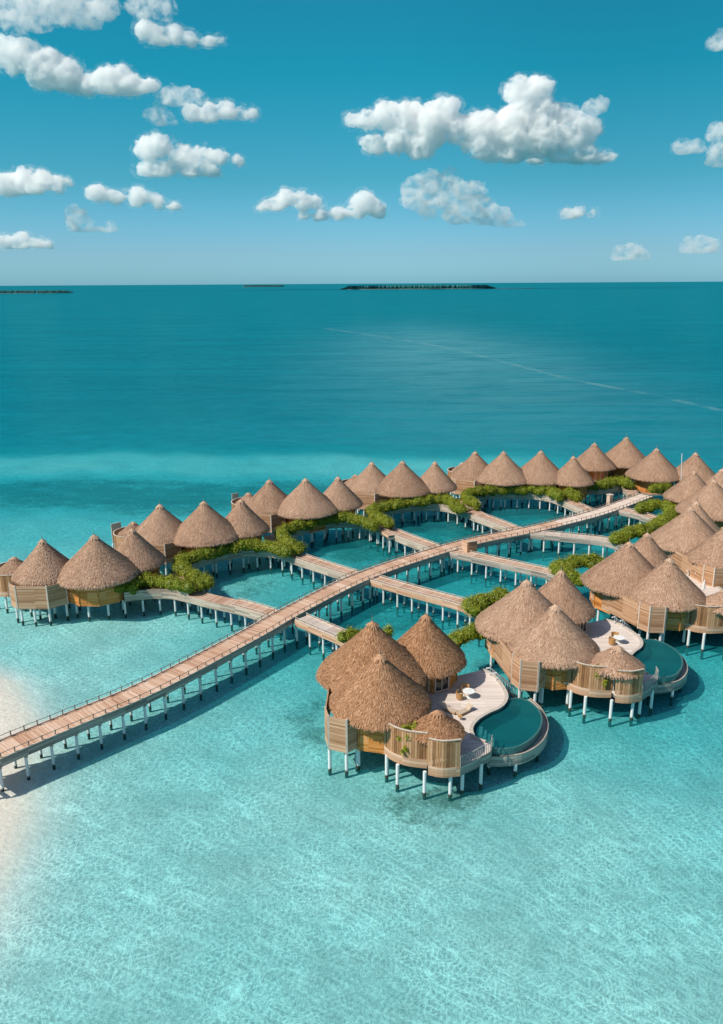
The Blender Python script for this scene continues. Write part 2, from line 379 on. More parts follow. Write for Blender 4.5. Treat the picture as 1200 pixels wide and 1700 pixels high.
# water
def water(name,depth,turb,body_shallow,body_deep,kk,net=True,wave=1.0):
    m,nt,out=newmat(name); p=pos(nt)
    d=attr(nt,'depth') if depth is None else math_(nt,'ADD',depth,0.0)
    d=math_(nt,'MAXIMUM',d,0.0)
    dn=math_(nt,'MULTIPLY',d,math_(nt,'ADD',.75,math_(nt,'MULTIPLY',noisen(nt,p,.045,4,.6,.5),.5)))
    ch=[math_(nt,'POWER',math.exp(-k),dn) for k in kk]
    tint=nn(nt,'ShaderNodeCombineColor',Red=ch[0],Green=ch[1],Blue=ch[2]).outputs[0]
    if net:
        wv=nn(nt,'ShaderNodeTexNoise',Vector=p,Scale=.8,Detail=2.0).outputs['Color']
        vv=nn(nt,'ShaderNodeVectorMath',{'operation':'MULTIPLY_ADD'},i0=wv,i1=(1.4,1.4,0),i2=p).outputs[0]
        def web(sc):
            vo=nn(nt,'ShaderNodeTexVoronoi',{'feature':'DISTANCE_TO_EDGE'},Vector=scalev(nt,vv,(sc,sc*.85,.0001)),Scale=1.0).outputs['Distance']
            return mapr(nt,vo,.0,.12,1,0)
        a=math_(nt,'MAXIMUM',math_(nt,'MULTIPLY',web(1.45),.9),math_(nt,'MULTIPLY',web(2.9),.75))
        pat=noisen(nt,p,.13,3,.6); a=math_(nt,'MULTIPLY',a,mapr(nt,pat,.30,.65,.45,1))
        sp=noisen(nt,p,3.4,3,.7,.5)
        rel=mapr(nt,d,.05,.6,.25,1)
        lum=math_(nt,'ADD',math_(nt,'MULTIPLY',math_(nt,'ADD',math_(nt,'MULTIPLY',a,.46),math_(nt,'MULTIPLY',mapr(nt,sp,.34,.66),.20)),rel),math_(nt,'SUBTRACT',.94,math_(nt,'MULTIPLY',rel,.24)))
        tint=mixc(nt,1.0,tint,nn(nt,'ShaderNodeCombineColor',Red=lum,Green=lum,Blue=lum).outputs[0],'MULTIPLY')  # caustic light network painted into the water's tint
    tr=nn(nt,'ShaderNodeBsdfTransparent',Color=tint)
    f=math_(nt,'SUBTRACT',1.0,math_(nt,'POWER',math.exp(-turb),dn))
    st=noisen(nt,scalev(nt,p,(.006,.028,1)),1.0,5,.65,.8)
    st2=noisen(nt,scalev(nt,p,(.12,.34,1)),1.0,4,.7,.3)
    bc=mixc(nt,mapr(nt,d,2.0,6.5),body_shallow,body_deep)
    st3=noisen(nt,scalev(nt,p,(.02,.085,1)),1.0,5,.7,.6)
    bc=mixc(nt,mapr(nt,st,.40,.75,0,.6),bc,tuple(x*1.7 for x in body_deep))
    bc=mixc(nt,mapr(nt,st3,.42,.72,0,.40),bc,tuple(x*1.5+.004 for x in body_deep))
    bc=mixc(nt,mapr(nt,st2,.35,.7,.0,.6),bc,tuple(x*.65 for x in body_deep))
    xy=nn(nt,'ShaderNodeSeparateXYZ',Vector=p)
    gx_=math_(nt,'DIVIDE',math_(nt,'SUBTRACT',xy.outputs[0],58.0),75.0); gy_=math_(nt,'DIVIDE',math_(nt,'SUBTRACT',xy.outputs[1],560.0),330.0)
    painted_sheen=math_(nt,'EXPONENT',math_(nt,'MULTIPLY',math_(nt,'ADD',math_(nt,'MULTIPLY',gx_,gx_),math_(nt,'MULTIPLY',gy_,gy_)),-1.0))
    bc=mixc(nt,math_(nt,'MULTIPLY',painted_sheen,math_(nt,'MULTIPLY',mapr(nt,st3,.2,.65),.8)),bc,(.12,.33,.38))  # pale sky sheen painted into the open sea's body colour
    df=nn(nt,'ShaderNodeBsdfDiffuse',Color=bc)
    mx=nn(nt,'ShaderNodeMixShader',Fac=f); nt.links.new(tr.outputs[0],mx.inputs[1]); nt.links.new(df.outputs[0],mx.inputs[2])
    w1=noisen(nt,scalev(nt,p,(.8,1.3,1)),1.5,4,.65,.3); w2=noisen(nt,scalev(nt,p,(.12,.3,1)),1.0,3,.6)
    h=math_(nt,'ADD',math_(nt,'MULTIPLY',w1,.35),math_(nt,'MULTIPLY',w2,1.2))
    bp=nn(nt,'ShaderNodeBump',Strength=.55*wave,Distance=.35,Height=h)
    gl=nn(nt,'ShaderNodeBsdfGlossy',Roughness=.13); nt.links.new(bp.outputs[0],gl.inputs['Normal']); gl.inputs['Color'].default_value=(.22,.88,1,1)
    fr=nn(nt,'ShaderNodeFresnel',IOR=1.33); nt.links.new(bp.outputs[0],fr.inputs['Normal'])
    ff=math_(nt,'MINIMUM',math_(nt,'MULTIPLY',fr.outputs[0],.6),.20)
    m2=nn(nt,'ShaderNodeMixShader',Fac=ff); nt.links.new(mx.outputs[0],m2.inputs[1]); nt.links.new(gl.outputs[0],m2.inputs[2])
    nt.links.new(m2.outputs[0],out.inputs[0]); return m
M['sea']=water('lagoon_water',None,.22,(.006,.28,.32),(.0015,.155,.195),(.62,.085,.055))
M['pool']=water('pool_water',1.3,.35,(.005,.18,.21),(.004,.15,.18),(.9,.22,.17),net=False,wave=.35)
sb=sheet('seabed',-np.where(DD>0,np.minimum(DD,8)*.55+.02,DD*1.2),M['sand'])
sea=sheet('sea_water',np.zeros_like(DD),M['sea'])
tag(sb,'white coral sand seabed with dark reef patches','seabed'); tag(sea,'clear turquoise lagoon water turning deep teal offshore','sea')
# ------------------------------------------------------------------ thatched roofs
PROF=[(0.0,1.0),(.03,.975),(.10,.88),(.25,.72),(.45,.52),(.65,.325),(.82,.165),(.93,.06),(.985,-.005),(1.0,-.05),(.985,-.09),(.93,-.075)]
def pr_at(t,prof):
    # t in 0..1 along radius (upper surface)
    for (r0,z0),(r1,z1) in zip(prof,prof[1:]):
        if r0<=t<=r1: k=(t-r0)/(r1-r0); return z0+(z1-z0)*k,(z1-z0)/(r1-r0)
    return prof[9][1],-3
def roof_mesh(name,R,H,nbl,seed,ns=40,bl=.62):
    rd=random.Random(seed); mb=MB(); prof=PROF
    ph=rd.random()*6
    def rad(a): return 1+.012*math.cos(8*a+ph)+.010*math.sin(3*a+ph*2)
    rings=[]
    for (r,z) in prof:
        rings.append(len(mb.v))
        for k in range(ns):
            a=2*math.pi*k/ns; q=R*r*rad(a); mb.v.append((q*math.cos(a),q*math.sin(a),H*z))
    for j in range(len(prof)-1):
        for k in range(ns):
            k2=(k+1)%ns; mb.face((rings[j]+k,rings[j+1]+k,rings[j+1]+k2,rings[j]+k2),None,.35)
    def bladef(a,t,L,w,lift,tone,yaw):
        z,sl=pr_at(t,prof); r=R*t*rad(a); zz=H*z
        ca,sa=math.cos(a),math.sin(a); dr=R; dz=H*sl; n=math.hypot(dr,dz)
        d=Vector((ca*dr/n,sa*dr/n,dz/n)); nr=Vector((-ca*dz/n,-sa*dz/n,dr/n)); tg=Vector((-sa,ca,0))
        d=(d+tg*yaw).normalized(); p=Vector((r*ca,r*sa,zz))+nr*.015
        q=p+d*L+nr*lift; w2=w*rd.uniform(.3,.8)
        mb.quad(p-tg*w/2,q-tg*w2/2,q+tg*w2/2,p+tg*w/2,None,tone)
    for _ in range(nbl):
        t=math.sqrt(rd.uniform(.002,.97)); a=rd.random()*6.2832
        bladef(a,t,bl*rd.uniform(.5,1.2),rd.uniform(.05,.12),rd.uniform(.02,.09),min(1,max(0,rd.gauss(.5,.24))),rd.gauss(0,.16))
    # hanging fringe at the eaves
    for _ in range(int(nbl*.16)):
        a=rd.random()*6.2832; r=R*rad(a)*rd.uniform(.96,1.015); w=rd.uniform(.06,.14); ca,sa=math.cos(a),math.sin(a)
        z0=H*-.02; L=rd.uniform(.18,.45); o=rd.uniform(-.02,.14); tg=Vector((-sa,ca,0))
        p=Vector((r*ca,r*sa,z0)); q=Vector(((r+o)*ca,(r+o)*sa,z0-L))+tg*rd.gauss(0,.06)
        mb.quad(p-tg*w/2,q-tg*w*.25,q+tg*w*.25,p+tg*w/2,None,min(1,max(0,rd.gauss(.42,.22))))
    # cap of tied straw
    for k in range(170):
        bladef(rd.random()*6.28,rd.uniform(.003,.05),rd.uniform(.4,.95),.10,rd.uniform(.02,.08),rd.uniform(.6,1),rd.gauss(0,.1))
    me=mb.mesh(name); me.materials.append(M['thatch']); return me
ROOFS={}; ZAP={'A':11.0,'B':11.6,'C':11.0}
for kind,R,H,nb in (('A',5.0,5.1,14000),('B',5.85,5.7,17000),('C',4.5,5.1,11500),('G',2.45,2.0,3600)):
    ROOFS[kind]=(R,H,roof_mesh('thatched_roof',R,H,nb,ord(kind),bl=.5 if kind!='G' else .4))
fm=MB(); fm.cyl(0,0,-.15,.15,.09,.07,8); fm.cyl(0,0,.15,.75,.045,.012,6); FIN=fm.mesh('finial'); FIN.materials.append(M['rail'])
st=MB(); st.cyl(0,0,-4.5,2.5,.17,.17,12); STILT=st.mesh('stilt',smooth=False); STILT.materials.append(M['stilt'])
EAVE=5.8; DB=2.35; DT=3.15
BROWN=set()
def hut(root,kind,x,y,door=None,window=None,seed=0,walls=True,eave=None,wr=.79):
    R,H,me=ROOFS[kind]; ez=EAVE if eave is None else eave
    ro=link('thatched_roof',me,root,(x,y,ez+.1)); ro.rotation_euler=(0,0,seed*1.7)
    if root.name in BROWN: ro.material_slots[0].link='OBJECT'; ro.material_slots[0].material=M['thatch_brown']
    link('finial',FIN,ro,(x,y,ez+.1+H)) if kind!='G' else None
    if not walls: return ro
    n=10; rw=R*wr; a0=seed*.37
    pts=[(x+rw*math.cos(a0+2*math.pi*k/n),y+rw*math.sin(a0+2*math.pi*k/n)) for k in range(n)]
    mb=MB(); mb.prism(pts,DB-.05,ez+.75,top=True,bottom=True)
    for (px,py) in pts: mb.box((px,py,(DB+ez)/2+.1),(.16,.16,ez-DB+.3),math.atan2(py-y,px-x))
    w=mb.build('hut_wall',M['wall'],root,(x,y,DB))
    for lst,nm in ((door,'door'),(window,'window')):
        for az in (lst or []):
            # facet nearest the wanted azimuth
            k=min(range(n),key=lambda q:abs((a0+2*math.pi*(q+.5)/n-az+math.pi)%(2*math.pi)-math.pi))
            aa=a0+2*math.pi*(k+.5)/n; ap=rw*math.cos(math.pi/n); cx,cy=x+ap*math.cos(aa),y+ap*math.sin(aa)
            ox,oy=math.cos(aa),math.sin(aa)
            wd,hh=(1.3,2.2) if nm=='door' else (1.75,2.0)
            zc=DT+hh/2+(.0 if nm=='door' else .15)
            fb=MB()
            tx,ty=-oy,ox
            for sgn in (-1,1): fb.box((cx+ox*.06+tx*sgn*wd/2,cy+oy*.06+ty*sgn*wd/2,zc),(.16,.18,hh+.2),aa)
            fb.box((cx+ox*.065,cy+oy*.065,zc+hh/2),(.15,wd-.18,.2),aa); fb.box((cx+ox*.065,cy+oy*.065,zc-hh/2),(.15,wd-.18,.14),aa)
            if nm=='window': fb.box((cx+ox*.05,cy+oy*.05,zc),(.12,.12,hh-.2),aa)
            fo=fb.build(nm,M['frame'],root,(cx,cy,zc))
            gb=MB(); gb.box((cx+ox*.03,cy+oy*.03,zc),(.06,wd-.1,hh-.02),aa)
            gb.build('door_panel' if nm=='door' else 'pane',M['door'] if nm=='door' else M['darkglass'],fo)
    return ro
def stilts(root,pts):
    for (x,y) in pts: link('stilt',STILT,root,(x,y,0))
def ringpts(x,y,r,n,a0=0): return [(x+r*math.cos(a0+2*math.pi*k/n),y+r*math.sin(a0+2*math.pi*k/n)) for k in range(n)]
def slat_fence(root,path,z0,z1,seed=0):
    pts=resample(path,.26); rd=random.Random(seed); mb=MB(); nr=normals(pts)
    for k,(p,n) in enumerate(zip(pts,nr)):
        zt=z1+rd.uniform(-.04,.04)
        a=math.atan2(n[1],n[0]); i0=len(mb.f)
        mb.box((p[0],p[1],(z0+zt)/2),(.045,.225,zt-z0),a)
        u=k*.26+.13
        for f in range(i0,len(mb.f)): mb.uv[f]=[(u,0),(u,0),(u,zt-z0),(u,zt-z0)]
    f=mb.build('fence',M['fence'],root)
    rb=MB(); rb.wall(path,z1+.05,z1+.13,.16)
    rb.build('fence_cap',M['palerail'],f); return f
def open_rail(root,path,z0,z1,mat='palerail',name='railing',sp=.5,rr=.035):
    mb=MB(); 
    mb.tube([(p[0],p[1],z1) for p in path],rr,6)
    for p in resample(path,sp): mb.box((p[0],p[1],(z0+z1)/2),(.06,.06,z1-z0))
    return mb.build(name,M[mat],root)
# ------------------------------------------------------------------ right-hand villas with pools (one plan, three of them stand turned)
A1=at2(631,1085,11.0)
P1=lambda lst,z:[(at2(u,v,z)[0]-A1[0],at2(u,v,z)[1]-A1[1]) for u,v in lst]
B1=P1([(618,1030)],11.2)[0]; C1=P1([(707,1018)],11.2)[0]; G1=P1([(727,1179)],7.55)[0]
FENCE1=P1([(637,1238),(648,1248),(663,1255),(680,1259.5),(709,1263)],3.15)
FENCE2=P1([(711,1272),(735,1276.5),(764,1274)],3.15)
RAIL1=P1([(764,1274),(785,1265),(800,1256.5),(813,1250),(816.5,1238)],3.15)
EDGE1=P1([(806,1232),(788,1225),(782,1211),(790,1197),(808,1185),(830,1174.5),(840,1162),(838,1147),(820,1122),(800,1112)],3.15)
POOL_IN=P1([(843,1162),(858,1159),(876,1163),(894,1179),(899,1200),(887,1221),(862,1238),(838,1242.5),(816,1241),(805,1236)],2.9)
POOL_LEFT=P1([(788,1226),(782,1212),(790,1198),(808,1186),(830,1176),(841,1166)],2.9)
TR_OUT=P1([(880,1160),(897,1176),(906,1192),(909,1210),(899,1232),(872,1250),(838,1256),(812,1256)],2.1)
SCR1=P1([(541,1228)],2.5)+P1([(546,1243)],2.5)+P1([(575.5,1250)],2.5)+P1([(596,1240)],2.5)
def villa_r(label,A,rot,huts,scale=1.0,gaz=True,seed=0,terrace_detail=True,pool=True,group='pool villas along the right jetty'):
    ca,sa=math.cos(rot),math.sin(rot)
    T=lambda p:(A[0]+p[0]*ca-p[1]*sa,A[1]+p[0]*sa+p[1]*ca)
    TL=lambda l:[T(p) for p in l]
    root=thing('water_villa',label,'villa',(A[0],A[1],0),group)
    a,b,c=huts
    if seed==0: BROWN.add(root.name)
    camaz=math.atan2(-a[1],-a[0])
    hut(root,'A',*a,seed=1+seed)
    hut(root,'B',*b,seed=2+seed,door=[math.atan2(c[1]-b[1],c[0]-b[0])-1.9,rot+2.9])
    hut(root,'C',*c,seed=3+seed,door=[rot-1.5],window=[rot-1.0])
    # deck slab: fascia front, terrace edge, round the back of the huts
    f1=smooth_path(TL(FENCE1),.4); f2=smooth_path(TL(FENCE2),.4); r1=smooth_path(TL(RAIL1),.4); e1=smooth_path(TL(EDGE1),.4)
    v=lambda h,ang,r:(h[0]+r*math.cos(ang+rot),h[1]+r*math.sin(ang+rot))
    back=[v(c,.1,3.4),v(c,1.2,3.4),v(c,2.1,3.3),v(b,1.5,4.2),v(b,2.6,4.3),v(b,3.4,4.2),v(a,2.6,3.9),v(a,3.5,3.7),v(a,4.3,3.7)]
    outline=f1+f2+r1+e1+back
    d=MB(); d.prism(outline,DT-.14,DT); d.build('terrace_deck',M['terrace'],root)
    fa=MB(); fa.wall(f1,DB,DT+.12,.12); fa.wall(f2,DB-.1,DT+.1,.12); fo=fa.build('fascia',M['fascia'],root)
    fg=MB(); fg.wall(r1,DB-.05,DT+.08,.10); fg.wall(e1,DB-.1,DT+.02,.10); fg.build('weathered_fascia',M['greywood'],root)
    ub=MB(); ub.prism(offset(outline,.25),DB+.1,DT-.16,top=False); ub.build('underframe',M['rail'],root)
    slat_fence(root,f1,DT+.12,6.0,1+seed); slat_fence(root,f2,DT+.1,6.0,2+seed)
    open_rail(root,r1,DT,DT+1.15,'concrete','terrace_railing',.28,.045)
    cp=MB(); cp.wall(offset(e1,.0),DT+.02,DT+.12,.38); cp.build('coping',M['coping'],root)
    g=T(G1)
    if gaz:
        gz=hut(root,'G',*g,seed=seed,walls=False,eave=5.45)
        if seed: gz.scale=(1.17,1.17,1.1)
        for (x,y) in ringpts(*g,1.75,6,rot): gp=MB(); gp.cyl(x,y,DT,5.6,.08,.08,8); gp.build('gazebo_post',M['palerail'],root)
    # privacy screens: tall board panels
    sp=TL(SCR1); sb_=MB(); sb_.wall([v(b,3.05,4.4)]+sp[:1],2.6,5.9,.12)
    for p,q in zip(sp,sp[1:]): sb_.wall([p,q],2.5,6.05,.12)
    sb_.build('privacy_screen',M['screen'],root)
    for p in sp: scp=MB(); scp.box((p[0],p[1],4.3),(.2,.2,3.7),rot); scp.build('screen_post',M['palerail'],root)
    sf=MB(); sf.prism(sp+[v(a,3.6,3.6),v(a,2.8,3.9)],2.45,2.6); sf.build('screen_floor',M['fascia'],root)
    if pool:
        pin=smooth_path(TL(POOL_IN),.4); ple=smooth_path(TL(POOL_LEFT),.4)
        bowl=pin+ple
        w=MB(); w.wall(pin,1.5,2.92,.16); w.wall(ple,1.5,2.88,.12)
        sh=w.build('pool_wall',M['pooltile'],root)
        fl=MB(); fl.prism(bowl,1.2,1.5); fl.build('pool_floor',M['pooltile'],root)
        pw=MB(); pw.prism(bowl,2.84,2.86,bottom=False,sides=False); pw.build('pool_water',M['pool'],root)
        # underwater steps and bench
        s0=T(P1([(798,1214)],2.7)[0]); s1=T(P1([(818,1222)],2.7)[0])
        stp=MB(); ang=math.atan2(s1[1]-s0[1],s1[0]-s0[0])
        for k in range(4): stp.box((s0[0]+(s1[0]-s0[0])*k/3,s0[1]+(s1[1]-s0[1])*k/3,1.5+(1.3-.24*k)/2),(.34,1.5,1.3-.24*k),ang+.5)
        stp.build('pool_steps',M['coping'],root)
        bn=MB(); bn.ribbon(smooth_path(offset(ple[2:-6],.55),.5) if len(ple)>12 else ple,.5,1.5,2.5); bn.build('pool_bench',M['coping'],root)
        to=smooth_path(TL(TR_OUT),.4)
        # trough floor between the pool wall and its outer fascia
        tr=MB(); half=[q for q in pin]; tr.prism(to+half[::-1],1.95,2.05); tr.build('overflow_trough',M['coping'],root)
        tw=MB(); tw.wall(to,1.05,2.2,.16); tw.build('trough_fascia',M['greyconc'],root)
        tu=MB(); tu.prism(to+ple[::-1][:0]+[T(P1([(800,1200)],2.1)[0])],1.1,1.18); tu.build('pool_underside',M['rail'],root)
        stilts_p=[T(P1([(856,1268)],1.1)[0]),T(P1([(812,1262)],1.1)[0]),T(P1([(893,1240)],1.1)[0]),T(P1([(897,1190)],1.1)[0]),T(P1([(850,1190)],1.1)[0])]
        for q in stilts_p:
            o=link('pool_stilt',PSTILT,root,(q[0],q[1],0))
    # stairs down to the water with a white railing
    t0=T(P1([(818,1126)],3.15)[0]); t1=T(P1([(850,1152)],.6)[0])
    ang=math.atan2(t1[1]-t0[1],t1[0]-t0[0]); L=math.dist(t0,t1); stn=9
    sm=MB()
    for k in range(stn):
        q=k/(stn-1); sm.box((t0[0]+(t1[0]-t0[0])*q,t0[1]+(t1[1]-t0[1])*q,3.05-2.5*q),(L/stn*.95,1.25,.07),ang)
    for sg in (-.62,.62):
        nx,ny=-math.sin(ang)*sg,math.cos(ang)*sg
        sm.tube([(t0[0]+nx,t0[1]+ny,2.95),(t1[0]+nx,t1[1]+ny,.4)],.09,4)
    stq=sm.build('stairs',M['fascia'],root)
    rm=MB()
    for sg in (-.66,.66):
        nx,ny=-math.sin(ang)*sg,math.cos(ang)*sg
        rm.tube([(t0[0]+nx-math.cos(ang)*.5,t0[1]+ny-math.sin(ang)*.5,4.15),(t0[0]+nx,t0[1]+ny,4.15),(t1[0]+nx,t1[1]+ny,1.6)],.085,6)
        for k in range(8):
            q=k/7; rm.box((t0[0]+(t1[0]-t0[0])*q+nx,t0[1]+(t1[1]-t0[1])*q+ny,3.55-2.5*q),(.085,.085,1.15))
    rm.build('stair_railing',M['white'],stq)
    pts=[]
    for h,r,nst in ((a,3.5,7),(b,4.0,7),(c,3.0,6)): pts+=ringpts(*h,r,nst,rot+.4)
    pts+=[T(q) for q in P1([(547,1245),(575,1249),(595,1241),(642,1256),(660,1272),(705,1284),(748,1286),(768,1280),(799,1270)],2.3)]
    pts+=[T(P1([(780,1180)],3)[0]),T(P1([(820,1160)],3)[0]),T(P1([(745,1215)],3)[0]),T(P1([(760,1150)],3)[0])]
    # keep stilts inside the deck edge
    stilts(root,pts)
    # planter behind the first fence
    pl=MB(); pl.wall(offset(f1,.9),DT,DT+.9,.1); pl.build('planter_box',M['fascia'],root)
    return root,T,rot,f1
ps=MB(); ps.cyl(0,0,-4.5,1.1,.17,.17,12); PSTILT=ps.mesh('pool_stilt'); PSTILT.materials.append(M['stilt'])
M['pooltile']=simple('teal_pool_tile',(.05,.16,.16),.35,.35,6,.5)
M['greyconc']=M['greywood']
def hutpos(lst,kinds='ABC',dz=0): return [at2(u,v,ZAP[k]+dz) for (u,v),k in zip(lst,kinds)]
R1=villa_r('front pool villa nearest the camera, three brown thatched huts by a curved terrace',A1,0,hutpos([(631,1085),(618,1031),(707,1019)]),seed=0)
h2=hutpos([(923,1003),(875,962),(932,946)])
R2=villa_r('second pool villa, right of the front one, its round pool beside a slatted fence',h2[0],R_(9),h2,seed=1)
h3=hutpos([(1112,926),(1045,899),(1075,884)])
R3=villa_r('third pool villa with closed white parasol on its terrace, running out of frame',h3[0],R_(19),h3,seed=2)
h4=hutpos([(1206,872),(1147,841),(1157,832)])
R4=villa_r('fourth villa on the right, its thatch cut off by the picture edge',h4[0],R_(24),h4,seed=3)
# ------------------------------------------------------------------ left-hand and far villas
a_l1=at2(70,897,11.0)
SL=[(at2(u,v,2.5)[0]-a_l1[0],at2(u,v,2.5)[1]-a_l1[1]) for u,v in ((20,1008),(29,1013),(81,1013),(113,1004))]
HEAD1=math.atan2(at2(156,890,11.6)[1]-a_l1[1],at2(156,890,11.6)[0]-a_l1[0])
VR=[]; VH=[]
def villa_l(label,apex,kinds,gaz=None,seed=0,screens=True,panel=None,group='thatched villas on stilts along the far row',doors=None):
    hs=hutpos(apex,kinds,-.25); root=thing('stilt_villa',label,'villa',(hs[0][0],hs[0][1],0),group)
    VR.append(root); VH.append(hs)
    a=hs[0]; rot=math.atan2(hs[1][1]-a[1],hs[1][0]-a[0])-HEAD1; ca,sa=math.cos(rot),math.sin(rot)
    for i,(h,k) in enumerate(zip(hs,kinds)):
        hut(root,k,*h,seed=seed+i*1.3,wr=.78 if 'leftmost' in label else .70,door=[-1.45,-.9] if (doors and i in doors) else None)
        stilts(root,ringpts(*h,ROOFS[k][0]*.6,8 if (i==0 or 'leftmost' in label) else 5,seed+.3))
    # platform strip tying the huts together
    pth=smooth_path(hs if len(hs)<3 else [hs[0],hs[1],hs[2]],.8)
    d=MB(); d.ribbon(pth,4.4,DB-.08,DT-.2); d.build('platform',M['fascia'],root)
    sk=MB()
    for h,k in zip(hs,kinds):
        ring=ringpts(*h,ROOFS[k][0]*.74,10,0); 
        sk.prism(ring,DB-.12,DB+.25)
    sk.build('sill_ring',M['fascia'],root)
    if screens:
        sp=[(a[0]+x*ca-y*sa,a[1]+x*sa+y*ca) for x,y in SL]
        sb_=MB()
        for p,q in zip(sp,sp[1:]): sb_.wall([p,q],2.4,5.75,.12)
        sb_.build('privacy_screen',M['screen'],root)
        for p in sp: scp=MB(); scp.box((p[0],p[1],4.1),(.2,.2,3.5),rot); scp.build('screen_post',M['palerail'],root)
        mid=[(sp[k][0]*.9+a[0]*.1,sp[k][1]*.9+a[1]*.1) for k in range(4)]
        stilts(root,mid+[((sp[1][0]+sp[2][0])/2,(sp[1][1]+sp[2][1])/2+.3)])
        fl=MB(); fl.prism(sp+[a],2.32,2.44); fl.build('screen_floor',M['fascia'],root)
    if gaz:
        g=at2(*gaz,7.6); dd=MB(); ring=ringpts(*g,3.4,20); dd.prism(ring,DB,DT-.03); dd.build('terrace_deck',M['fascia'],root)
        d2=MB(); d2.ribbon([g,a],5,DB+.05,DT-.06); d2.build('terrace_link',M['terrace'],root)
        arc=[(g[0]+3.3*math.cos(t),g[1]+3.3*math.sin(t)) for t in np.linspace(2.0,5.2,20)]
        slat_fence(root,arc[::-1],DT,5.6,seed)
        hut(root,'G',*g,seed=seed,walls=False,eave=5.3)
        for (x,y) in ringpts(*g,1.75,6,rot): gp=MB(); gp.cyl(x,y,DT,5.5,.08,.08,8); gp.build('gazebo_post',M['palerail'],root)
        stilts(root,ringpts(*g,2.9,7))
    if panel:
        (u0,v0),(u1,v1)=panel
        p,q=at2(u0,v0,2.6),at2(u1,v1,2.6); pb=MB(); pb.wall([p,q],2.6,6.1,.12); pb.build('end_screen',M['palerail'],root)
        stilts(root,[p,q])
    return root
villa_l('leftmost thatched villa with two big roofs, its gazebo cut by the picture edge',[(70,897),(156,890),(219,879)],'CBC',gaz=(22,922),seed=.3,doors=(2,))
villa_l('second thatched villa from the left, pale screen standing on its seaward end',[(265,839),(338,834),(400,831)],'ABC',gaz=(220,864),seed=1.1,panel=((187,902),(203,898)),doors=(2,))
villa_l('third thatched villa from the left, hedge arc curling in front of it',[(447,798),(507,796),(561,793)],'ABC',gaz=(412,816),seed=2.2,panel=((386,848),(397,846)),doors=(2,))
villa_l('fourth thatched villa in the far row, behind the middle lagoon',[(617,769),(668,767),(722,768)],'ABC',gaz=(590,786),seed=3.1,doors=(2,))
villa_l('fifth thatched villa of the far row, behind the long straight hedge',[(789,751),(836,751),(898,750)],'ABB',gaz=(768,766),seed=4.2)
villa_l('far villa of steep small roofs between the straight hedge and the jetty end',[(987,737),(1040,727),(952,759)],'ABC',seed=5.3,screens=False,doors=(0,))
villa_l('villa at the far end of the main jetty, its doorway facing the boards',[(1155,753),(1090,746)],'AB',seed=6.1,screens=False,doors=(1,))
villa_l('villa behind the flag mast at the right edge, roofs overlapping',[(1185,798),(1152,783),(1199,780)],'BAA',seed=7.4,screens=False)
# ------------------------------------------------------------------ walkways
def walkway(name,label,cat,path,w,z,deck='deck',side='greywood',rail='rail',depth=.75,st_step=2.6,group=None,rails=(1,-1),st_off=.32,railh=.5,st_from=0,st_rows=2,rail_clip=(0,None),far_from=None,inner_from=0):
    mid=path[len(path)//2]; root=thing(name,label,cat,(mid[0],mid[1],0),group)
    d=MB()
    if far_from is None: d.ribbon(path,w,z-.1,z); d.build('boards',M[deck],root)
    else:
        d.ribbon(path[:far_from+1],w,z-.1,z); d.build('boards',M[deck],root); d=MB(); d.ribbon(path[far_from:],w,z-.1,z); tag(d.build('boards',M['deckfar'],root),'pale sanded boards at the far end')
    ww=w if not isinstance(w,(list,tuple)) else None
    for sg in (1,-1):
        if ww: e=offset(path,sg*(ww/2-.02))
        else: e=[(p[0]+n[0]*sg*(k/2-.02),p[1]+n[1]*sg*(k/2-.02)) for p,n,k in zip(path,normals(path),w)]
        b=MB(); b.wall(e,z-depth,z-.03,.14); b.build('side_beam',M[side],root)
        if sg in rails:
            ee=offset(e,-sg*.12)[rail_clip[0]:rail_clip[1]]
            r=MB(); r.tube([(x,y,z+railh) for x,y in ee],.035,5); cu=MB(); cu.wall(offset(e,-sg*.05)[rail_clip[0]:rail_clip[1]],z,z+.12,.16); cu.build('kerb',M['palerail'],root)
            for k,(x,y) in enumerate(resample(ee,1.35)): r.box((x,y,z+railh/2+.04),(.09,.09,railh+.08))
            r.build('railing',M[rail],root)
    c=MB(); pts=resample(path,st_step)[st_from:]; nr=normals(pts)
    for p,n in zip(pts,nr):
        a=math.atan2(n[1],n[0]); W=(ww or w[0])
        c.box((p[0],p[1],z-depth-.12),(W-.1,.24,.26),a)
        for sg in ((1,-1) if math.dist(p,path[-1])<inner_from or not inner_from else ((-1,) if True else ())):
            q=(p[0]+n[0]*sg*(W/2-st_off),p[1]+n[1]*sg*(W/2-st_off)); link('stilt',STILT2,root,(q[0],q[1],z-3.4))
    c.build('cross_beams',M['greywood'],root)
    return root
s2=MB(); s2.cyl(0,0,-4.5,2.45,.15,.15,10); STILT2=s2.mesh('stilt'); STILT2.materials.append(M['stilt'])
pxp=lambda l,z=3.3,st=1.0:smooth_path([at2(u,v,z) for u,v in l],st)
BR=pxp([(-60,1273),(0,1245),(125,1193),(250,1140),(416,1053.5),(484,1015),(600,958),(720,917),(790,898),(870,882),(930,868),(1000,849),(1073,822)],3.4,1.5)
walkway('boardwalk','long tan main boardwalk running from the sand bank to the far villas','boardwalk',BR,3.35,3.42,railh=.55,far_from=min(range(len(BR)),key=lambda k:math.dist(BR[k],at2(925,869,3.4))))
gB='side walkways branching off the main boardwalk'
HEND=[(318,978),(476,918),(622,875),(766,846),(931,825),(1046,806)]
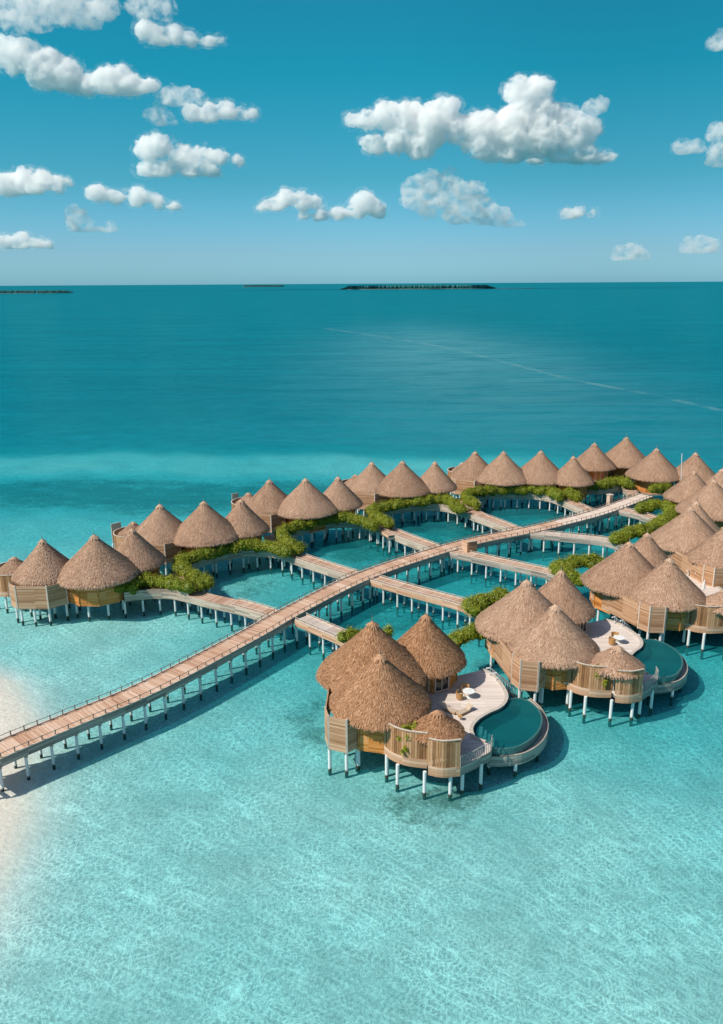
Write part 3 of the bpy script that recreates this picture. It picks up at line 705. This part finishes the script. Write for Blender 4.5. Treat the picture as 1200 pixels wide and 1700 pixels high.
LAG=[ # planted walkways round the lagoons on the left
 ('planted walkway arching along the front of the leftmost villa',[(205,983),(240,979),(285,978),(322,985),(353,993),(400,1003),(452,1018)]),
 ('planted walkway round the lagoon in front of the second villa',[(338,968),(318,958),(306,946),(318,932),(345,922),(375,915.5),(405,911),(440,911),(472,915),(500,925),(540,938),(588,953)]),
 ('planted walkway round the lagoon in front of the third villa',[(492,910),(478,902),(470,891),(482,881),(510,872),(545,866),(580,864),(612,868),(640,877),(675,891),(722,908)]),
 ('planted walkway round the middle lagoon before the fourth villa',[(645,870),(630,860),(622,850),(640,844),(672,839),(705,837),(737,838),(765,844),(795,855),(830,868),(862,881)]),
 ('planted walkway along the long straight hedge of the fifth villa',[(790,838),(779,828),(785,821),(815,818),(852,818),(890,819),(920,824),(945,833),(968,843),(985,850)]),
 ('small planted walkway below the far villa of steep roofs',[(952,826),(947,818),(967,811),(1000,810),(1030,806),(1046,812),(1053,822)]),
]
GW='branch_walkway'
for i,(lab,l) in enumerate(LAG):
    p=pxp(l,3.3,.9); zz=3.30-.008*i
    rt=walkway(GW,lab,'walkway',p,2.3,zz,'deckpale','fasciagrey','palerail',depth=1.05,group=gB,rails=(1,-1) if i<5 else (),st_off=.25,rail_clip=(int(len(p)*.72),None),railh=.35,inner_from=14)
    hl=at2(*HEND[i],3.9); pe=p[:min(range(len(p)),key=lambda k:math.dist(p[k],hl))+1]
    pw=MB(); pw.wall(offset(pe,1.08),zz-.2,zz+.38,.1); pw.wall(offset(pe,-1.08),zz-.2,zz+.38,.1); pw.build('planter_wall',M['fasciagrey'],rt)
    so_=MB(); so_.ribbon(pe,2.05,zz+.02,zz+.25); so_.build('planter_soil',M['soil'],rt)
def garden(i,vroot,l,frac=.66):
    p=pxp(l,3.3,.9); p=p[:int(len(p)*frac)]; hs=VH[i]
    poly=offset(p,1.0 if False else .2)+[hs[2],hs[1],hs[0]]
    g=MB(); g.prism(poly,DB+.12,DT-.25); g.build('garden_deck',M['soil'],vroot)
for i in range(5): garden(i,VR[i],LAG[i][1])
ENT=[((335,981),(286,952)),((489,918),(446,889)),((653,889),(606,859)),((800,855),(757,828)),((962,840),(930,818))]
for i,(a,b) in enumerate(ENT):
    p=pxp([a,b],3.3,.8); lab=['narrow entrance path beside the leftmost hedge','narrow entrance path between the second and third hedges','narrow entrance path between the third and fourth hedges','narrow entrance path beside the long straight hedge','narrow entrance path between the straight hedge and the far hedge'][i]
    walkway('entrance_path',lab,'walkway',p,1.9,3.36+.006*i,'deckpale','fascia','palerail',depth=.5,group='entrance paths to the villas',rails=(),st_off=.2)
RB=[('short grey walkway from the boardwalk to the front pool villa',[(500,1026),(540,1043),(578,1060),(592,1075)],'deckgrey'),
    ('walkway from the boardwalk to the second pool villa',[(620,960),(690,980),(765,1000),(795,1014),(820,1034)],'deckpale'),
    ('walkway with kinked start leading to the third pool villa',[(742,913),(775,920),(840,934),(895,946),(925,953),(960,962)],'deckpale'),
    ('walkway leaving the boardwalk crossing for the fourth villa',[(880,884),(935,889),(1000,896),(1035,905),(1065,915)],'deckgrey'),
    ('farthest right walkway joining the jetty beside the big hedge',[(1030,846),(1060,853),(1095,864),(1120,873)],'deckpale')]
for i,(lab,l,dk) in enumerate(RB):
    p=pxp(l,3.3,.9); walkway(GW,lab,'walkway',p,2.2,3.345-.006*i,dk,'fascia' if i in(0,1) else 'greywood','palerail',depth=.8,group=gB,st_off=.25,railh=.35)
# ------------------------------------------------------------------ hedges
def leaves(mb,centers,n,size,rd,tones=(.56,.24)):
    """many leaf-sized quads scattered through a chain of blobs (x,y,z,rx,rz)"""
    for _ in range(n):
        x,y,z,r,h=rd.choice(centers)
        while True:
            d=Vector((rd.gauss(0,1),rd.gauss(0,1),rd.gauss(0,1)))
            if d.length>.05: d.normalize(); break
        if d.z<-.45: d.z=-d.z*.5
        k=rd.uniform(.62,1.08); p=Vector((x+d.x*r*k,y+d.y*r*k,z+d.z*h*k))
        nrm=(d+Vector((rd.gauss(0,.5),rd.gauss(0,.5),rd.gauss(.35,.5)))).normalized()
        t=nrm.cross(Vector((rd.gauss(0,1),rd.gauss(0,1),rd.gauss(0,1)))).normalized(); b=nrm.cross(t)
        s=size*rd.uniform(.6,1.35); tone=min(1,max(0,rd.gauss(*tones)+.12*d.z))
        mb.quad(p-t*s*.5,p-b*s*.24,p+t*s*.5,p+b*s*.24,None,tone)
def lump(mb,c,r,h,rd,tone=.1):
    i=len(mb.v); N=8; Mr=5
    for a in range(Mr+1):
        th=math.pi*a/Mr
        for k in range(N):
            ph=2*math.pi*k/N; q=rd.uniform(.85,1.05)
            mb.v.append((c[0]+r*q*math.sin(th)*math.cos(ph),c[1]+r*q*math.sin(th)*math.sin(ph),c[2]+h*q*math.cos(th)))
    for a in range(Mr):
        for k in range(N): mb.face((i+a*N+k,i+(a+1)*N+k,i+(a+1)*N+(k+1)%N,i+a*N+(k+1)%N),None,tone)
def hedge(label,l,dv=0,w=1.35,h=1.15,zb=3.6,dens=520,size=.22,seed=0,group='clipped hedges on the walkways',name='hedge'):
    rd=random.Random(seed); path=resample(smooth_path([at2(u,v+dv,zb+.6) for u,v in l],.5),.75)
    cs=[]
    for p in path:
        for q in range(2):
            r=w*rd.uniform(.55,.95); cs.append((p[0]+rd.gauss(0,w*.25),p[1]+rd.gauss(0,w*.25),zb+h*rd.uniform(.25,.62),r,h*rd.uniform(.55,.85)))
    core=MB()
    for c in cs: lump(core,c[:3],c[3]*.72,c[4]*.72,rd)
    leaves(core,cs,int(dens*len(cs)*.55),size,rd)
    o=core.build(name,M['leaf'],None,(path[0][0],path[0][1],zb-.2)); tag(o,label,'hedge',group); return o
H=[('yellow-green hedge before the leftmost villa',[(200,976),(240,966),(280,968),(318,978)]),
 ('arc-shaped hedge in front of the second villa, curling down at its left end',[(342,971),(318,958),(301,943),(302,933),(330,924),(365,914),(400,906),(430,906),(458,910),(476,918)]),
 ('arc-shaped hedge in front of the third villa',[(496,911),(478,901),(464,888),(476,880),(502,872),(540,864),(575,860),(602,865),(622,875)]),
 ('arc-shaped hedge in front of the fourth villa, nearest the wooden gate post',[(646,871),(626,857),(618,847),(638,842),(670,835),(700,833),(732,829),(752,836),(766,846)]),
 ('long nearly straight hedge in front of the fifth villa',[(791,839),(775,827),(780,819),(815,814),(852,813),(890,813),(915,816),(931,825)]),
 ('dense hedge below the steep-roofed far villa, beside a small lagoon',[(955,826),(946,816),(965,807),(1000,806),(1028,799),(1046,806)]),
 ('biggest hedge, sweeping round the far right lagoon',[(1066,846),(1090,838),(1112,842),(1112,858),(1097,872),(1070,881),(1042,887),(1022,897)]),
 ('U-shaped hedge behind the third pool villa',[(1000,934),(965,933),(935,943),(942,956),(960,968)]),
 ('hedge behind the second pool villa, on its walkway',[(840,990),(808,999),(784,1004),(786,1012)]),
 ('dark green bush between the front and second pool villas',[(755,1063),(775,1052),(798,1046)]),
 ('small bush at the end of the grey walkway, half hidden by thatch',[(572,1060),(588,1056),(600,1054)]),
 ('small bush peeping between the two rear roofs of the front villa',[(635,1056),(655,1057)]),
 ('bush in front of the doorway at the jetty end',[(1082,816),(1100,813),(1115,812)]),
]
for i,(lab,l) in enumerate(H):
    hedge(lab,l,dv=1.0 if i<6 else 0,w=1.42 if i<6 else (1.7 if i<10 else 1.1),h=1.65,seed=i+10,zb=3.6)
# climbing plants on the fences of the pool villas
def plant(label,x,y,z,r,h,seed,n=420,group='plants inside the villa fences'):
    rd=random.Random(seed); cs=[(x+rd.gauss(0,r*.5),y+rd.gauss(0,r*.4),z+h*rd.uniform(.2,.8),r*.55,h*.35) for _ in range(6)]
    mb=MB(); leaves(mb,cs,n,.26,rd,(.62,.2)); mb.cyl(x,y,z-.2,z+h*.6,.05,.03,6)
    o=mb.build('planter_shrub',M['leaf'],None,(x,y,z-.2)); tag(o,label,'shrub',group)
for vi,(root,T,rot,f1) in enumerate((R1,R2)):
    off=offset(f1,.75); n=len(off)
    labs=(['leafy shrub in the front villa planter, left of the small gazebo','bright shrub behind the front villa fence, beside its thatch'],['leafy shrub in the second villa planter behind its fence'])[vi]
    for k,lab in enumerate(labs):
        p=off[int(n*(.72-.3*k))]; plant(lab,p[0],p[1],DT+1.5,.75,1.45,vi*5+k,480)
    q=offset(f1,-.14); p=q[int(n*(.52 if vi==0 else .78))]
    plant('climbing plant on the outside of the '+('front' if vi==0 else 'second')+' villa fence',p[0],p[1],DT+.5,.35,.9,vi*7+3,150)
# ------------------------------------------------------------------ terrace furniture
def table(label,x,y,z):
    t=thing('round_table',label,'table',(x,y,z),'white terrace tables')
    a=MB(); a.cyl(x,y,z+.70,z+.76,.66,.66,28); a.build('table_top',M['white'],t)
    a=MB(); a.cyl(x,y,z+.03,z+.70,.07,.06,10); a.build('pedestal',M['white'],t)
    a=MB(); a.cyl(x,y,z,z+.03,.32,.28,16); a.build('base',M['white'],t)
def chair(label,x,y,z,rz):
    t=thing('wicker_chair',label,'chair',(x,y,z),'wicker chairs on the terraces')
    W=lambda lx,ly:(x+lx*math.cos(rz)-ly*math.sin(rz),y+lx*math.sin(rz)+ly*math.cos(rz))
    a=MB(); c=W(0,0); a.cyl(c[0],c[1],z+.36,z+.46,.36,.38,18); a.build('seat',M['cloth'],t)
    arc=[W(.40*math.cos(k),.40*math.sin(k)) for k in np.linspace(math.pi*.45,math.pi*1.55,14)]
    a=MB(); a.wall(arc,z+.12,z+.86,.07,tilt=-.06); a.build('backrest',M['wicker'],t)
    a=MB(); a.cyl(c[0],c[1],z+.12,z+.36,.33,.36,18); a.build('seat_base',M['wicker'],t)
    for k in range(4):
        q=W(.26*math.cos(k*1.571+.78),.26*math.sin(k*1.571+.78)); a=MB(); a.cyl(q[0],q[1],z,z+.14,.03,.03,6); a.build('leg',M['wicker'],t)
def lounger(label,x,y,z,rz):
    t=thing('sun_lounger',label,'sun lounger',(x,y,z),'low loungers on the front terrace')
    W=lambda lx,ly:(x+lx*math.cos(rz)-ly*math.sin(rz),y+lx*math.sin(rz)+ly*math.cos(rz))
    a=MB(); c=W(-.3,0); a.box((*c,z+.24),(1.3,.66,.10),rz); a.build('mattress',M['wicker2'],t)
    a=MB(); p0,p1=W(.36,-.33),W(.36,.33); q0,q1=W(.92,-.33),W(.92,.33)
    i=len(a.v); a.v+=[(*p0,z+.2),(*p1,z+.2),(*q1,z+.6),(*q0,z+.6),(*p0,z+.3),(*p1,z+.3),(*q1,z+.7),(*q0,z+.7)]
    for q in ((0,3,2,1),(4,5,6,7),(0,1,5,4),(1,2,6,5),(2,3,7,6),(3,0,4,7)): a.face(q)
    a.build('backrest',M['wicker2'],t)
    a=MB(); a.box((*c,z+.16),(1.4,.72,.06),rz); a.build('frame',M['wicker'],t)
    for lx in (-.85,.28):
        for ly in (-.3,.3):
            q=W(lx,ly); a=MB(); a.box((*q,z+.065),(.06,.06,.13),rz); a.build('leg',M['wicker'],t)
for vi,(root,T,rot,f1) in enumerate((R1,R2)):
    nm=('front villa','second villa')[vi]
    tp=T(P1([(778,1154)],3.4)[0]) if vi==0 else at2(1028,1062,3.6); table('white round table on the '+nm+' terrace',tp[0],tp[1],DT)
    chair('tan wicker chair left of the table on the '+nm+' terrace',tp[0]-.95,tp[1]-.35,DT,.4)
    chair('tan wicker chair behind the table on the '+nm+' terrace',tp[0]-.25,tp[1]+1.0,DT,-1.3)
p=T_=R1[1](P1([(745,1178)],3.3)[0]); lounger('left sun lounger lying open on the front villa terrace',p[0],p[1],DT,2.4)
p=R1[1](P1([(771,1181)],3.3)[0]); lounger('right sun lounger of the front villa terrace, nearer the pool',p[0],p[1],DT,.7)
p=R1[1](P1([(764,1193)],3.3)[0])
t=thing('side_table','tiny side table by the gazebo on the front villa terrace','table',(p[0],p[1],DT)); a=MB(); a.cyl(p[0],p[1],DT+.38,DT+.43,.26,.26,16); a.build('table_top',M['wicker'],t); a=MB(); a.cyl(p[0],p[1],DT,DT+.38,.05,.05,8); a.build('pedestal',M['wicker'],t)
# closed parasol and chair on the third terrace
px_,py_=at2(1166,992,DT)
t=thing('parasol','closed white parasol on the terrace of the third pool villa','parasol',(px_,py_,DT))
a=MB(); a.cyl(px_,py_,DT,DT+2.7,.035,.03,8); a.build('pole',M['white'],t)
a=MB(); a.cyl(px_,py_,DT+1.3,DT+2.2,.24,.16,10); a.cyl(px_,py_,DT+2.2,DT+2.75,.16,.02,10); a.build('folded_canopy',M['cloth'],t)
a=MB(); a.cyl(px_,py_,DT,DT+.08,.3,.28,14); a.build('base',M['concrete'],t)
cx_,cy_=at2(1172,1001,DT+.4); chair('tan wicker chair beside the closed parasol',cx_,cy_,DT,1.0)
# gate post, kiosk, mast
gx_,gy_=at2(776,917,3.35)
t=thing('gate_cabin','boxy wooden gate post standing where the third walkway leaves the boardwalk','gate',(gx_,gy_,2.4))
gw=at2(791,915,3.35); ang=math.atan2(gw[1]-gy_,gw[0]-gx_)
a=MB(); a.wall([(gx_,gy_),gw],2.6,5.1,.22); a.build('board_panel',M['screen'],t)
nx,ny=-math.sin(ang),math.cos(ang)
a=MB(); a.wall([(gx_-nx*.0,gy_),(gx_+nx*1.3-.3,gy_+ny*1.3)],2.6,5.1,.2); a.build('end_panel',M['fascia'],t)
a=MB(); a.wall([(gx_,gy_),gw],5.1,5.2,.34); a.build('cap',M['palerail'],t)
kx,ky=at2(1012,832,3.3)
t=thing('pillar','short white pillar beside the small far lagoon','pillar',(kx,ky,0))
a=MB(); a.box((kx,ky,2.9),(.9,.9,3.4),.5); a.build('shaft',M['frame'],t); a=MB(); a.box((kx,ky,4.66),(1.1,1.1,.12),.5); a.build('cap',M['palerail'],t)
mx_,my_=at2(1130,838,3.3)
t=thing('mast','tall thin pale mast rising before the overlapping roofs at the right','mast',(mx_,my_,0))
mt=atd(1132,753,my_); a=MB(); a.tube([(mx_,my_,3.0),tuple(mt)],.09,10); a.build('shaft',M['metal'],t); a=MB(); a.cyl(mx_,my_,2.2,3.4,.25,.22,10); a.build('foot',M['concrete'],t)
# ------------------------------------------------------------------ far islands
def island(label,u0,u1,vb,vt,Y,seed,beach=None):
    rd=random.Random(seed); p0,p1=atd(u0,vb,Y),atd(u1,vb,Y); L=(p1-p0).length; hh=abs(atd(u0,vt,Y).z-atd(u0,vb,Y).z)
    mid=(p0+p1)/2; t=thing('island',label,'island',(mid.x,Y,0),'low wooded islands on the horizon')
    a=MB(); N=40; pts=[]
    for k in range(N):
        th=2*math.pi*k/N; pts.append((mid.x+L/2*1.01*math.cos(th),Y+L*.16*math.sin(th)))
    a.prism(pts,-3,hh*.10); a.build('beach',M['sand2'],t)
    b=MB(); cs=[]
    nk=int(L/(hh*.22))
    for k in range(nk):
        f=(k+.5)/nk; x=mid.x-L/2+L*f; e=min(1,min(f,1-f)*14+.18); w=L*.10*math.sqrt(max(.02,1-(2*f-1)**2))
        hv=.82+.10*mnoise.noise(Vector((f*17,seed*3.1,0)))+.14*max(0,mnoise.noise(Vector((f*60,seed*5.7,2))))
        for q in range(2): cs.append((x+rd.gauss(0,hh*.1),Y+rd.uniform(-w,w),hh*.42*e,hh*.34,hh*.5*e*hv*rd.uniform(.95,1.05)))
    for c in cs: lump(b,c[:3],c[3]*.8,c[4]*.8,rd,.3)
    leaves(b,cs,len(cs)*16,hh*.10,rd)
    o=b.build('woods',M['islandleaf'],t)
    if beach:
        q0,q1=atd(beach[0],vb-2,Y),atd(beach[1],vb-3,Y); sp=MB(); m_=(q0+q1)/2; l_=(q1-q0).length/2; sp.prism([(m_.x+l_*math.cos(k*.3142),Y+l_*.5*math.sin(k*.3142)) for k in range(20)],-2,hh*.07); sp.build('sand_spit',M['spit'],t)
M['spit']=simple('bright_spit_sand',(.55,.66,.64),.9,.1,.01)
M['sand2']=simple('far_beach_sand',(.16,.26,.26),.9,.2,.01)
island('long dark wooded island on the middle of the horizon',566,822,476.5,467.5,6500,1,beach=(812,885))
island('dark wooded island at the left end of the horizon',-60,120,482,475.5,5000,2)
island('faint smallest island on the horizon, left of the long one',402,472,473.2,469.0,14000,3)
m,nt,out=newmat('foam'); p=pos(nt); n=noisen(nt,scalev(nt,p,(.05,.05,1)),1.0,5,.75)
tr=nn(nt,'ShaderNodeBsdfTransparent'); df=nn(nt,'ShaderNodeBsdfDiffuse',Color=(.55,.8,.82,1)); mx=nn(nt,'ShaderNodeMixShader',Fac=mapr(nt,n,.35,.8,0,.09))
nt.links.new(tr.outputs[0],mx.inputs[1]); nt.links.new(df.outputs[0],mx.inputs[2]); nt.links.new(mx.outputs[0],out.inputs[0]); M['foam']=m
wk=smooth_path([at2(u,v,.03) for u,v in ((540,545),(640,560),(740,577),(860,607),(960,632),(1080,655),(1200,682))],8)
a=MB(); a.ribbon(wk,[9-5*k/len(wk) for k in range(len(wk))],.02,.03); o=a.build('wake',M['foam']); tag(o,'faint pale foam line of a boat wake curving over the deep water','wake',None,'stuff')
# ------------------------------------------------------------------ clouds
def cloudmat(name,dens,lo,hi):
    m,nt,out=newmat(name); p=pos(nt)
    n=noisen(nt,scalev(nt,p,(1,1,1.15)),.012,6,.66,.35)
    dn=mapr(nt,n,lo,hi,0,dens)
    v=nn(nt,'ShaderNodeVolumeScatter',Density=dn,Anisotropy=0.0); v.inputs['Color'].default_value=(1,1,1,1)
    nt.links.new(v.outputs[0],out.inputs['Volume']); return m
M['cloud']=cloudmat('cloud_vapour',.038,.37,.57); M['veil']=cloudmat('cloud_veil',.011,.45,.78); M['thin']=cloudmat('thin_cloud_vapour',.026,.42,.72)
S.cycles.volume_step_rate=.12; S.cycles.volume_max_steps=512
CD=6000.0
TEX=bpy.data.textures.new('puff','CLOUDS'); TEX.noise_scale=110; TEX.noise_depth=4
TEX2=bpy.data.textures.new('puff_fine','CLOUDS'); TEX2.noise_scale=30; TEX2.noise_depth=3
def ico(n=1):
    import bmesh
    bm=bmesh.new(); bmesh.ops.create_icosphere(bm,subdivisions=n,radius=1); v=[tuple(x.co) for x in bm.verts]; f=[tuple(q.index for q in p.verts) for p in bm.faces]; bm.free(); return np.array(v),np.array(f)
IV,IF=ico(2); JV,JF=ico(1)
PXM=CD/math.cos(PIT)/F   # metres per photograph pixel at the clouds
def hull(blobs,org,cen,grow,disp,r):
    V=[];Fc=[]; n=0
    for c,(u,v,rad) in zip(cen,blobs):
        for q in range(3):
            k=rad*PXM*(1.0 if q==0 else r.uniform(.5,.75)); o=(c-org)+(Vector((0,0,0)) if q==0 else Vector(r.normal(0,.5,3)*rad*PXM*np.array([1,.9,.6])))
            V.append(IV*max(2.2*PXM,k+grow*PXM)*np.array([1.05,1.0,.92])+np.array(o)); Fc.append(IF+n); n+=len(IV)
    V=np.concatenate(V); Fc=np.concatenate(Fc)
    me=bpy.data.meshes.new('tmp'); me.from_pydata(V.tolist(),[],Fc.tolist()); tmp=bpy.data.objects.new('tmp',me); COL.objects.link(tmp)
    md=tmp.modifiers.new('r','REMESH'); md.mode='VOXEL'; md.voxel_size=2.6*PXM
    md=tmp.modifiers.new('s','SMOOTH'); md.factor=.5; md.iterations=4
    for tx,st in ((TEX,10),(TEX2,6.5)):
        md=tmp.modifiers.new('d','DISPLACE'); md.texture=tx; md.strength=disp*st*PXM*(1 if max(b[2] for b in blobs)>16 else .6); md.texture_coords='GLOBAL'; md.mid_level=.5
    dg=bpy.context.evaluated_depsgraph_get(); ev=tmp.evaluated_get(dg); mm=ev.to_mesh()
    HV=np.empty(len(mm.vertices)*3); mm.vertices.foreach_get('co',HV); HV=HV.reshape(-1,3)
    HF=[tuple(p.vertices) for p in mm.polygons]; ev.to_mesh_clear(); bpy.data.objects.remove(tmp)
    zc=HV[:,2].min(); ztop=HV[:,2].max(); zb=zc+(ztop-zc)*.22   # flatten the underside
    low=HV[:,2]<zb; HV[low,2]=zb+(HV[low,2]-zb)*.35
    return HV,HF
def cloud(label,blobs,solid=True,seed=0):
    cen=[atd(u,v,CD) for u,v,_ in blobs]; org=sum(cen,Vector())/len(cen)
    HV,HF=hull(blobs,org,cen,7.5,1.7,np.random.default_rng(seed))
    me=bpy.data.meshes.new('cloud'); me.from_pydata(HV.tolist(),[],HF); me.materials.append(M['veil'] if solid else M['thin']); me.update()
    o=bpy.data.objects.new('cloud',me); COL.objects.link(o); o.location=org; tag(o,label,'cloud','cumulus clouds in the sky')
    if solid:
        HV,HF=hull(blobs,org,cen,2.0,1.6,np.random.default_rng(seed))
        me=bpy.data.meshes.new('core'); me.from_pydata(HV.tolist(),[],HF); me.materials.append(M['cloud']); me.update()
        c=bpy.data.objects.new('core',me); COL.objects.link(c); c.parent=o
    return o
CL=[
('ragged cloud bank in the top left corner',[(20,15,24),(60,8,22),(100,5,24),(140,15,20),(170,10,18),(140,38,12),(60,42,12),(230,8,13),(270,12,12),(20,40,14)],False),
('small cloud below the corner bank, tapering to its right',[(245,52,15),(265,60,15),(290,56,12),(315,66,11),(345,72,8),(367,66,6)],True),
('large sloping cloud in the upper left, second biggest in the sky',[(10,85,18),(45,95,22),(80,112,26),(110,125,24),(70,130,17),(150,150,18),(185,140,25),(215,145,22),(245,145,13),(20,110,12)],True),
('thin puff touching the right end of the sloping cloud',[(285,160,11),(310,162,10)],False),
('flat oval cloud below the sloping cloud end',[(320,188,13),(345,190,13),(375,183,13),(400,190,10),(420,188,6)],True),
('tiny thin cloud left of the flat oval one',[(262,192,11),(275,198,8)],False),
('two-layered cloud at left centre of the sky',[(245,247,17),(265,243,16),(240,285,13),(270,286,15),(300,260,18),(330,265,17),(320,288,15),(350,285,13),(365,262,11),(395,268,8)],True),
('bright cloud cut by the left picture edge',[(10,310,19),(40,300,19),(70,302,17),(95,306,11),(112,304,6)],True),
('long low cloud in the left sky, two puffs joined',[(162,321,12),(190,327,11),(230,326,14),(255,330,10),(290,345,8),(265,343,7)],True),
('thin ragged cloud under the long low one',[(125,358,11),(130,372,9),(150,378,7),(180,380,6)],False),
('lowest cloud at the left picture edge',[(10,402,12),(35,400,13),(60,404,10),(78,408,6)],True),
('small white cloud at the middle of the sky, lower left of the big one',[(435,345,7),(455,340,12),(475,328,12),(500,334,14),(525,337,10)],True),
('cloud rising to a knob at its right, below the big one',[(505,357,8),(530,360,10),(560,355,10),(590,350,13),(605,335,15),(625,345,13)],True),
('biggest cloud, towering cumulus at the upper right',[(610,197,14),(640,190,19),(680,195,22),(730,190,21),(715,215,27),(625,240,14),(660,235,19),(700,240,22),(760,215,22),(800,215,27),(850,215,32),(865,152,22),(890,147,17),(870,178,20),(905,187,20),(935,192,17),(955,212,22),(970,225,15),(900,225,32),(940,233,22),(800,243,22),(860,243,22),(815,270,11),(850,272,15),(890,272,15),(930,268,15),(970,264,18),(1000,268,15),(985,278,10)],True),
('hazy broken cloud under the biggest one',[(690,315,16),(720,305,16),(745,300,12),(710,335,16),(745,330,20),(780,325,16),(760,355,18),(800,355,20),(830,365,16),(850,375,10)],False),
('tiny oval cloud right of the hazy broken one',[(940,354,8),(960,353,8),(980,355,6)],True),
('small cloud low over the right horizon',[(1030,420,8),(1050,420,9),(1065,424,5)],False),
('torn cloud at the right picture edge',[(1195,222,13),(1198,246,12),(1195,270,13)],False),
('wisp of thin cloud left of the torn one',[(1130,243,7),(1143,246,6),(1155,245,7)],False),
('scrap of cloud high at the right picture edge',[(1198,68,11)],False),
('faint low cloud near the right picture edge',[(1145,406,8),(1165,408,10),(1180,410,7)],False),
('tiny puff off the right shoulder of the biggest cloud',[(985,181,9)],False),
]
for i,(lab,b,solid) in enumerate(CL): cloud(lab,b,solid=solid,seed=i)
# ------------------------------------------------------------------ world
w=bpy.data.worlds.new('World'); S.world=w; w.use_nodes=True; nt=w.node_tree; nt.nodes.clear()
sky=nt.nodes.new('ShaderNodeTexSky'); sky.sky_type='NISHITA'; sky.sun_disc=False; sky.sun_elevation=SUN_EL
sky.sun_rotation=math.atan2(sd.x,sd.y); sky.air_density=1.0; sky.dust_density=.6; sky.ozone_density=1.0; sky.altitude=0
zz=nn(nt,'ShaderNodeSeparateXYZ',Vector=nt.nodes.new('ShaderNodeTexCoord').outputs['Generated']).outputs[2]
k_=1.75
tr_=ramp(nt,math_(nt,'MULTIPLY',zz,2.0,clamp=True),[(q*2,tuple(x/k_ for x in c)) for q,c in ((0.0,(.47,1.05,1.72)),(.035,(.445,.84,1.30)),(.115,(.20,.76,.90)),(.223,(.06,.83,.865)),(.285,(.07,.84,.87)),(.36,(.6,.92,.92)),(.5,(1.05,1.0,.95)))])
tint=mixc(nt,1.0,sky.outputs[0],tr_,'MULTIPLY')
xx=nn(nt,'ShaderNodeSeparateXYZ',Vector=nt.nodes.new('ShaderNodeTexCoord').outputs['Generated']).outputs[0]
dk=mapr(nt,xx,-.02,.32,1,.85); tint=mixc(nt,1.0,tint,nn(nt,'ShaderNodeCombineColor',Red=dk,Green=dk,Blue=dk).outputs[0],'MULTIPLY')
bg=nn(nt,'ShaderNodeBackground',Strength=.11*k_); nt.links.new(tint,bg.inputs[0])
ow=nt.nodes.new('ShaderNodeOutputWorld'); nt.links.new(bg.outputs[0],ow.inputs[0])
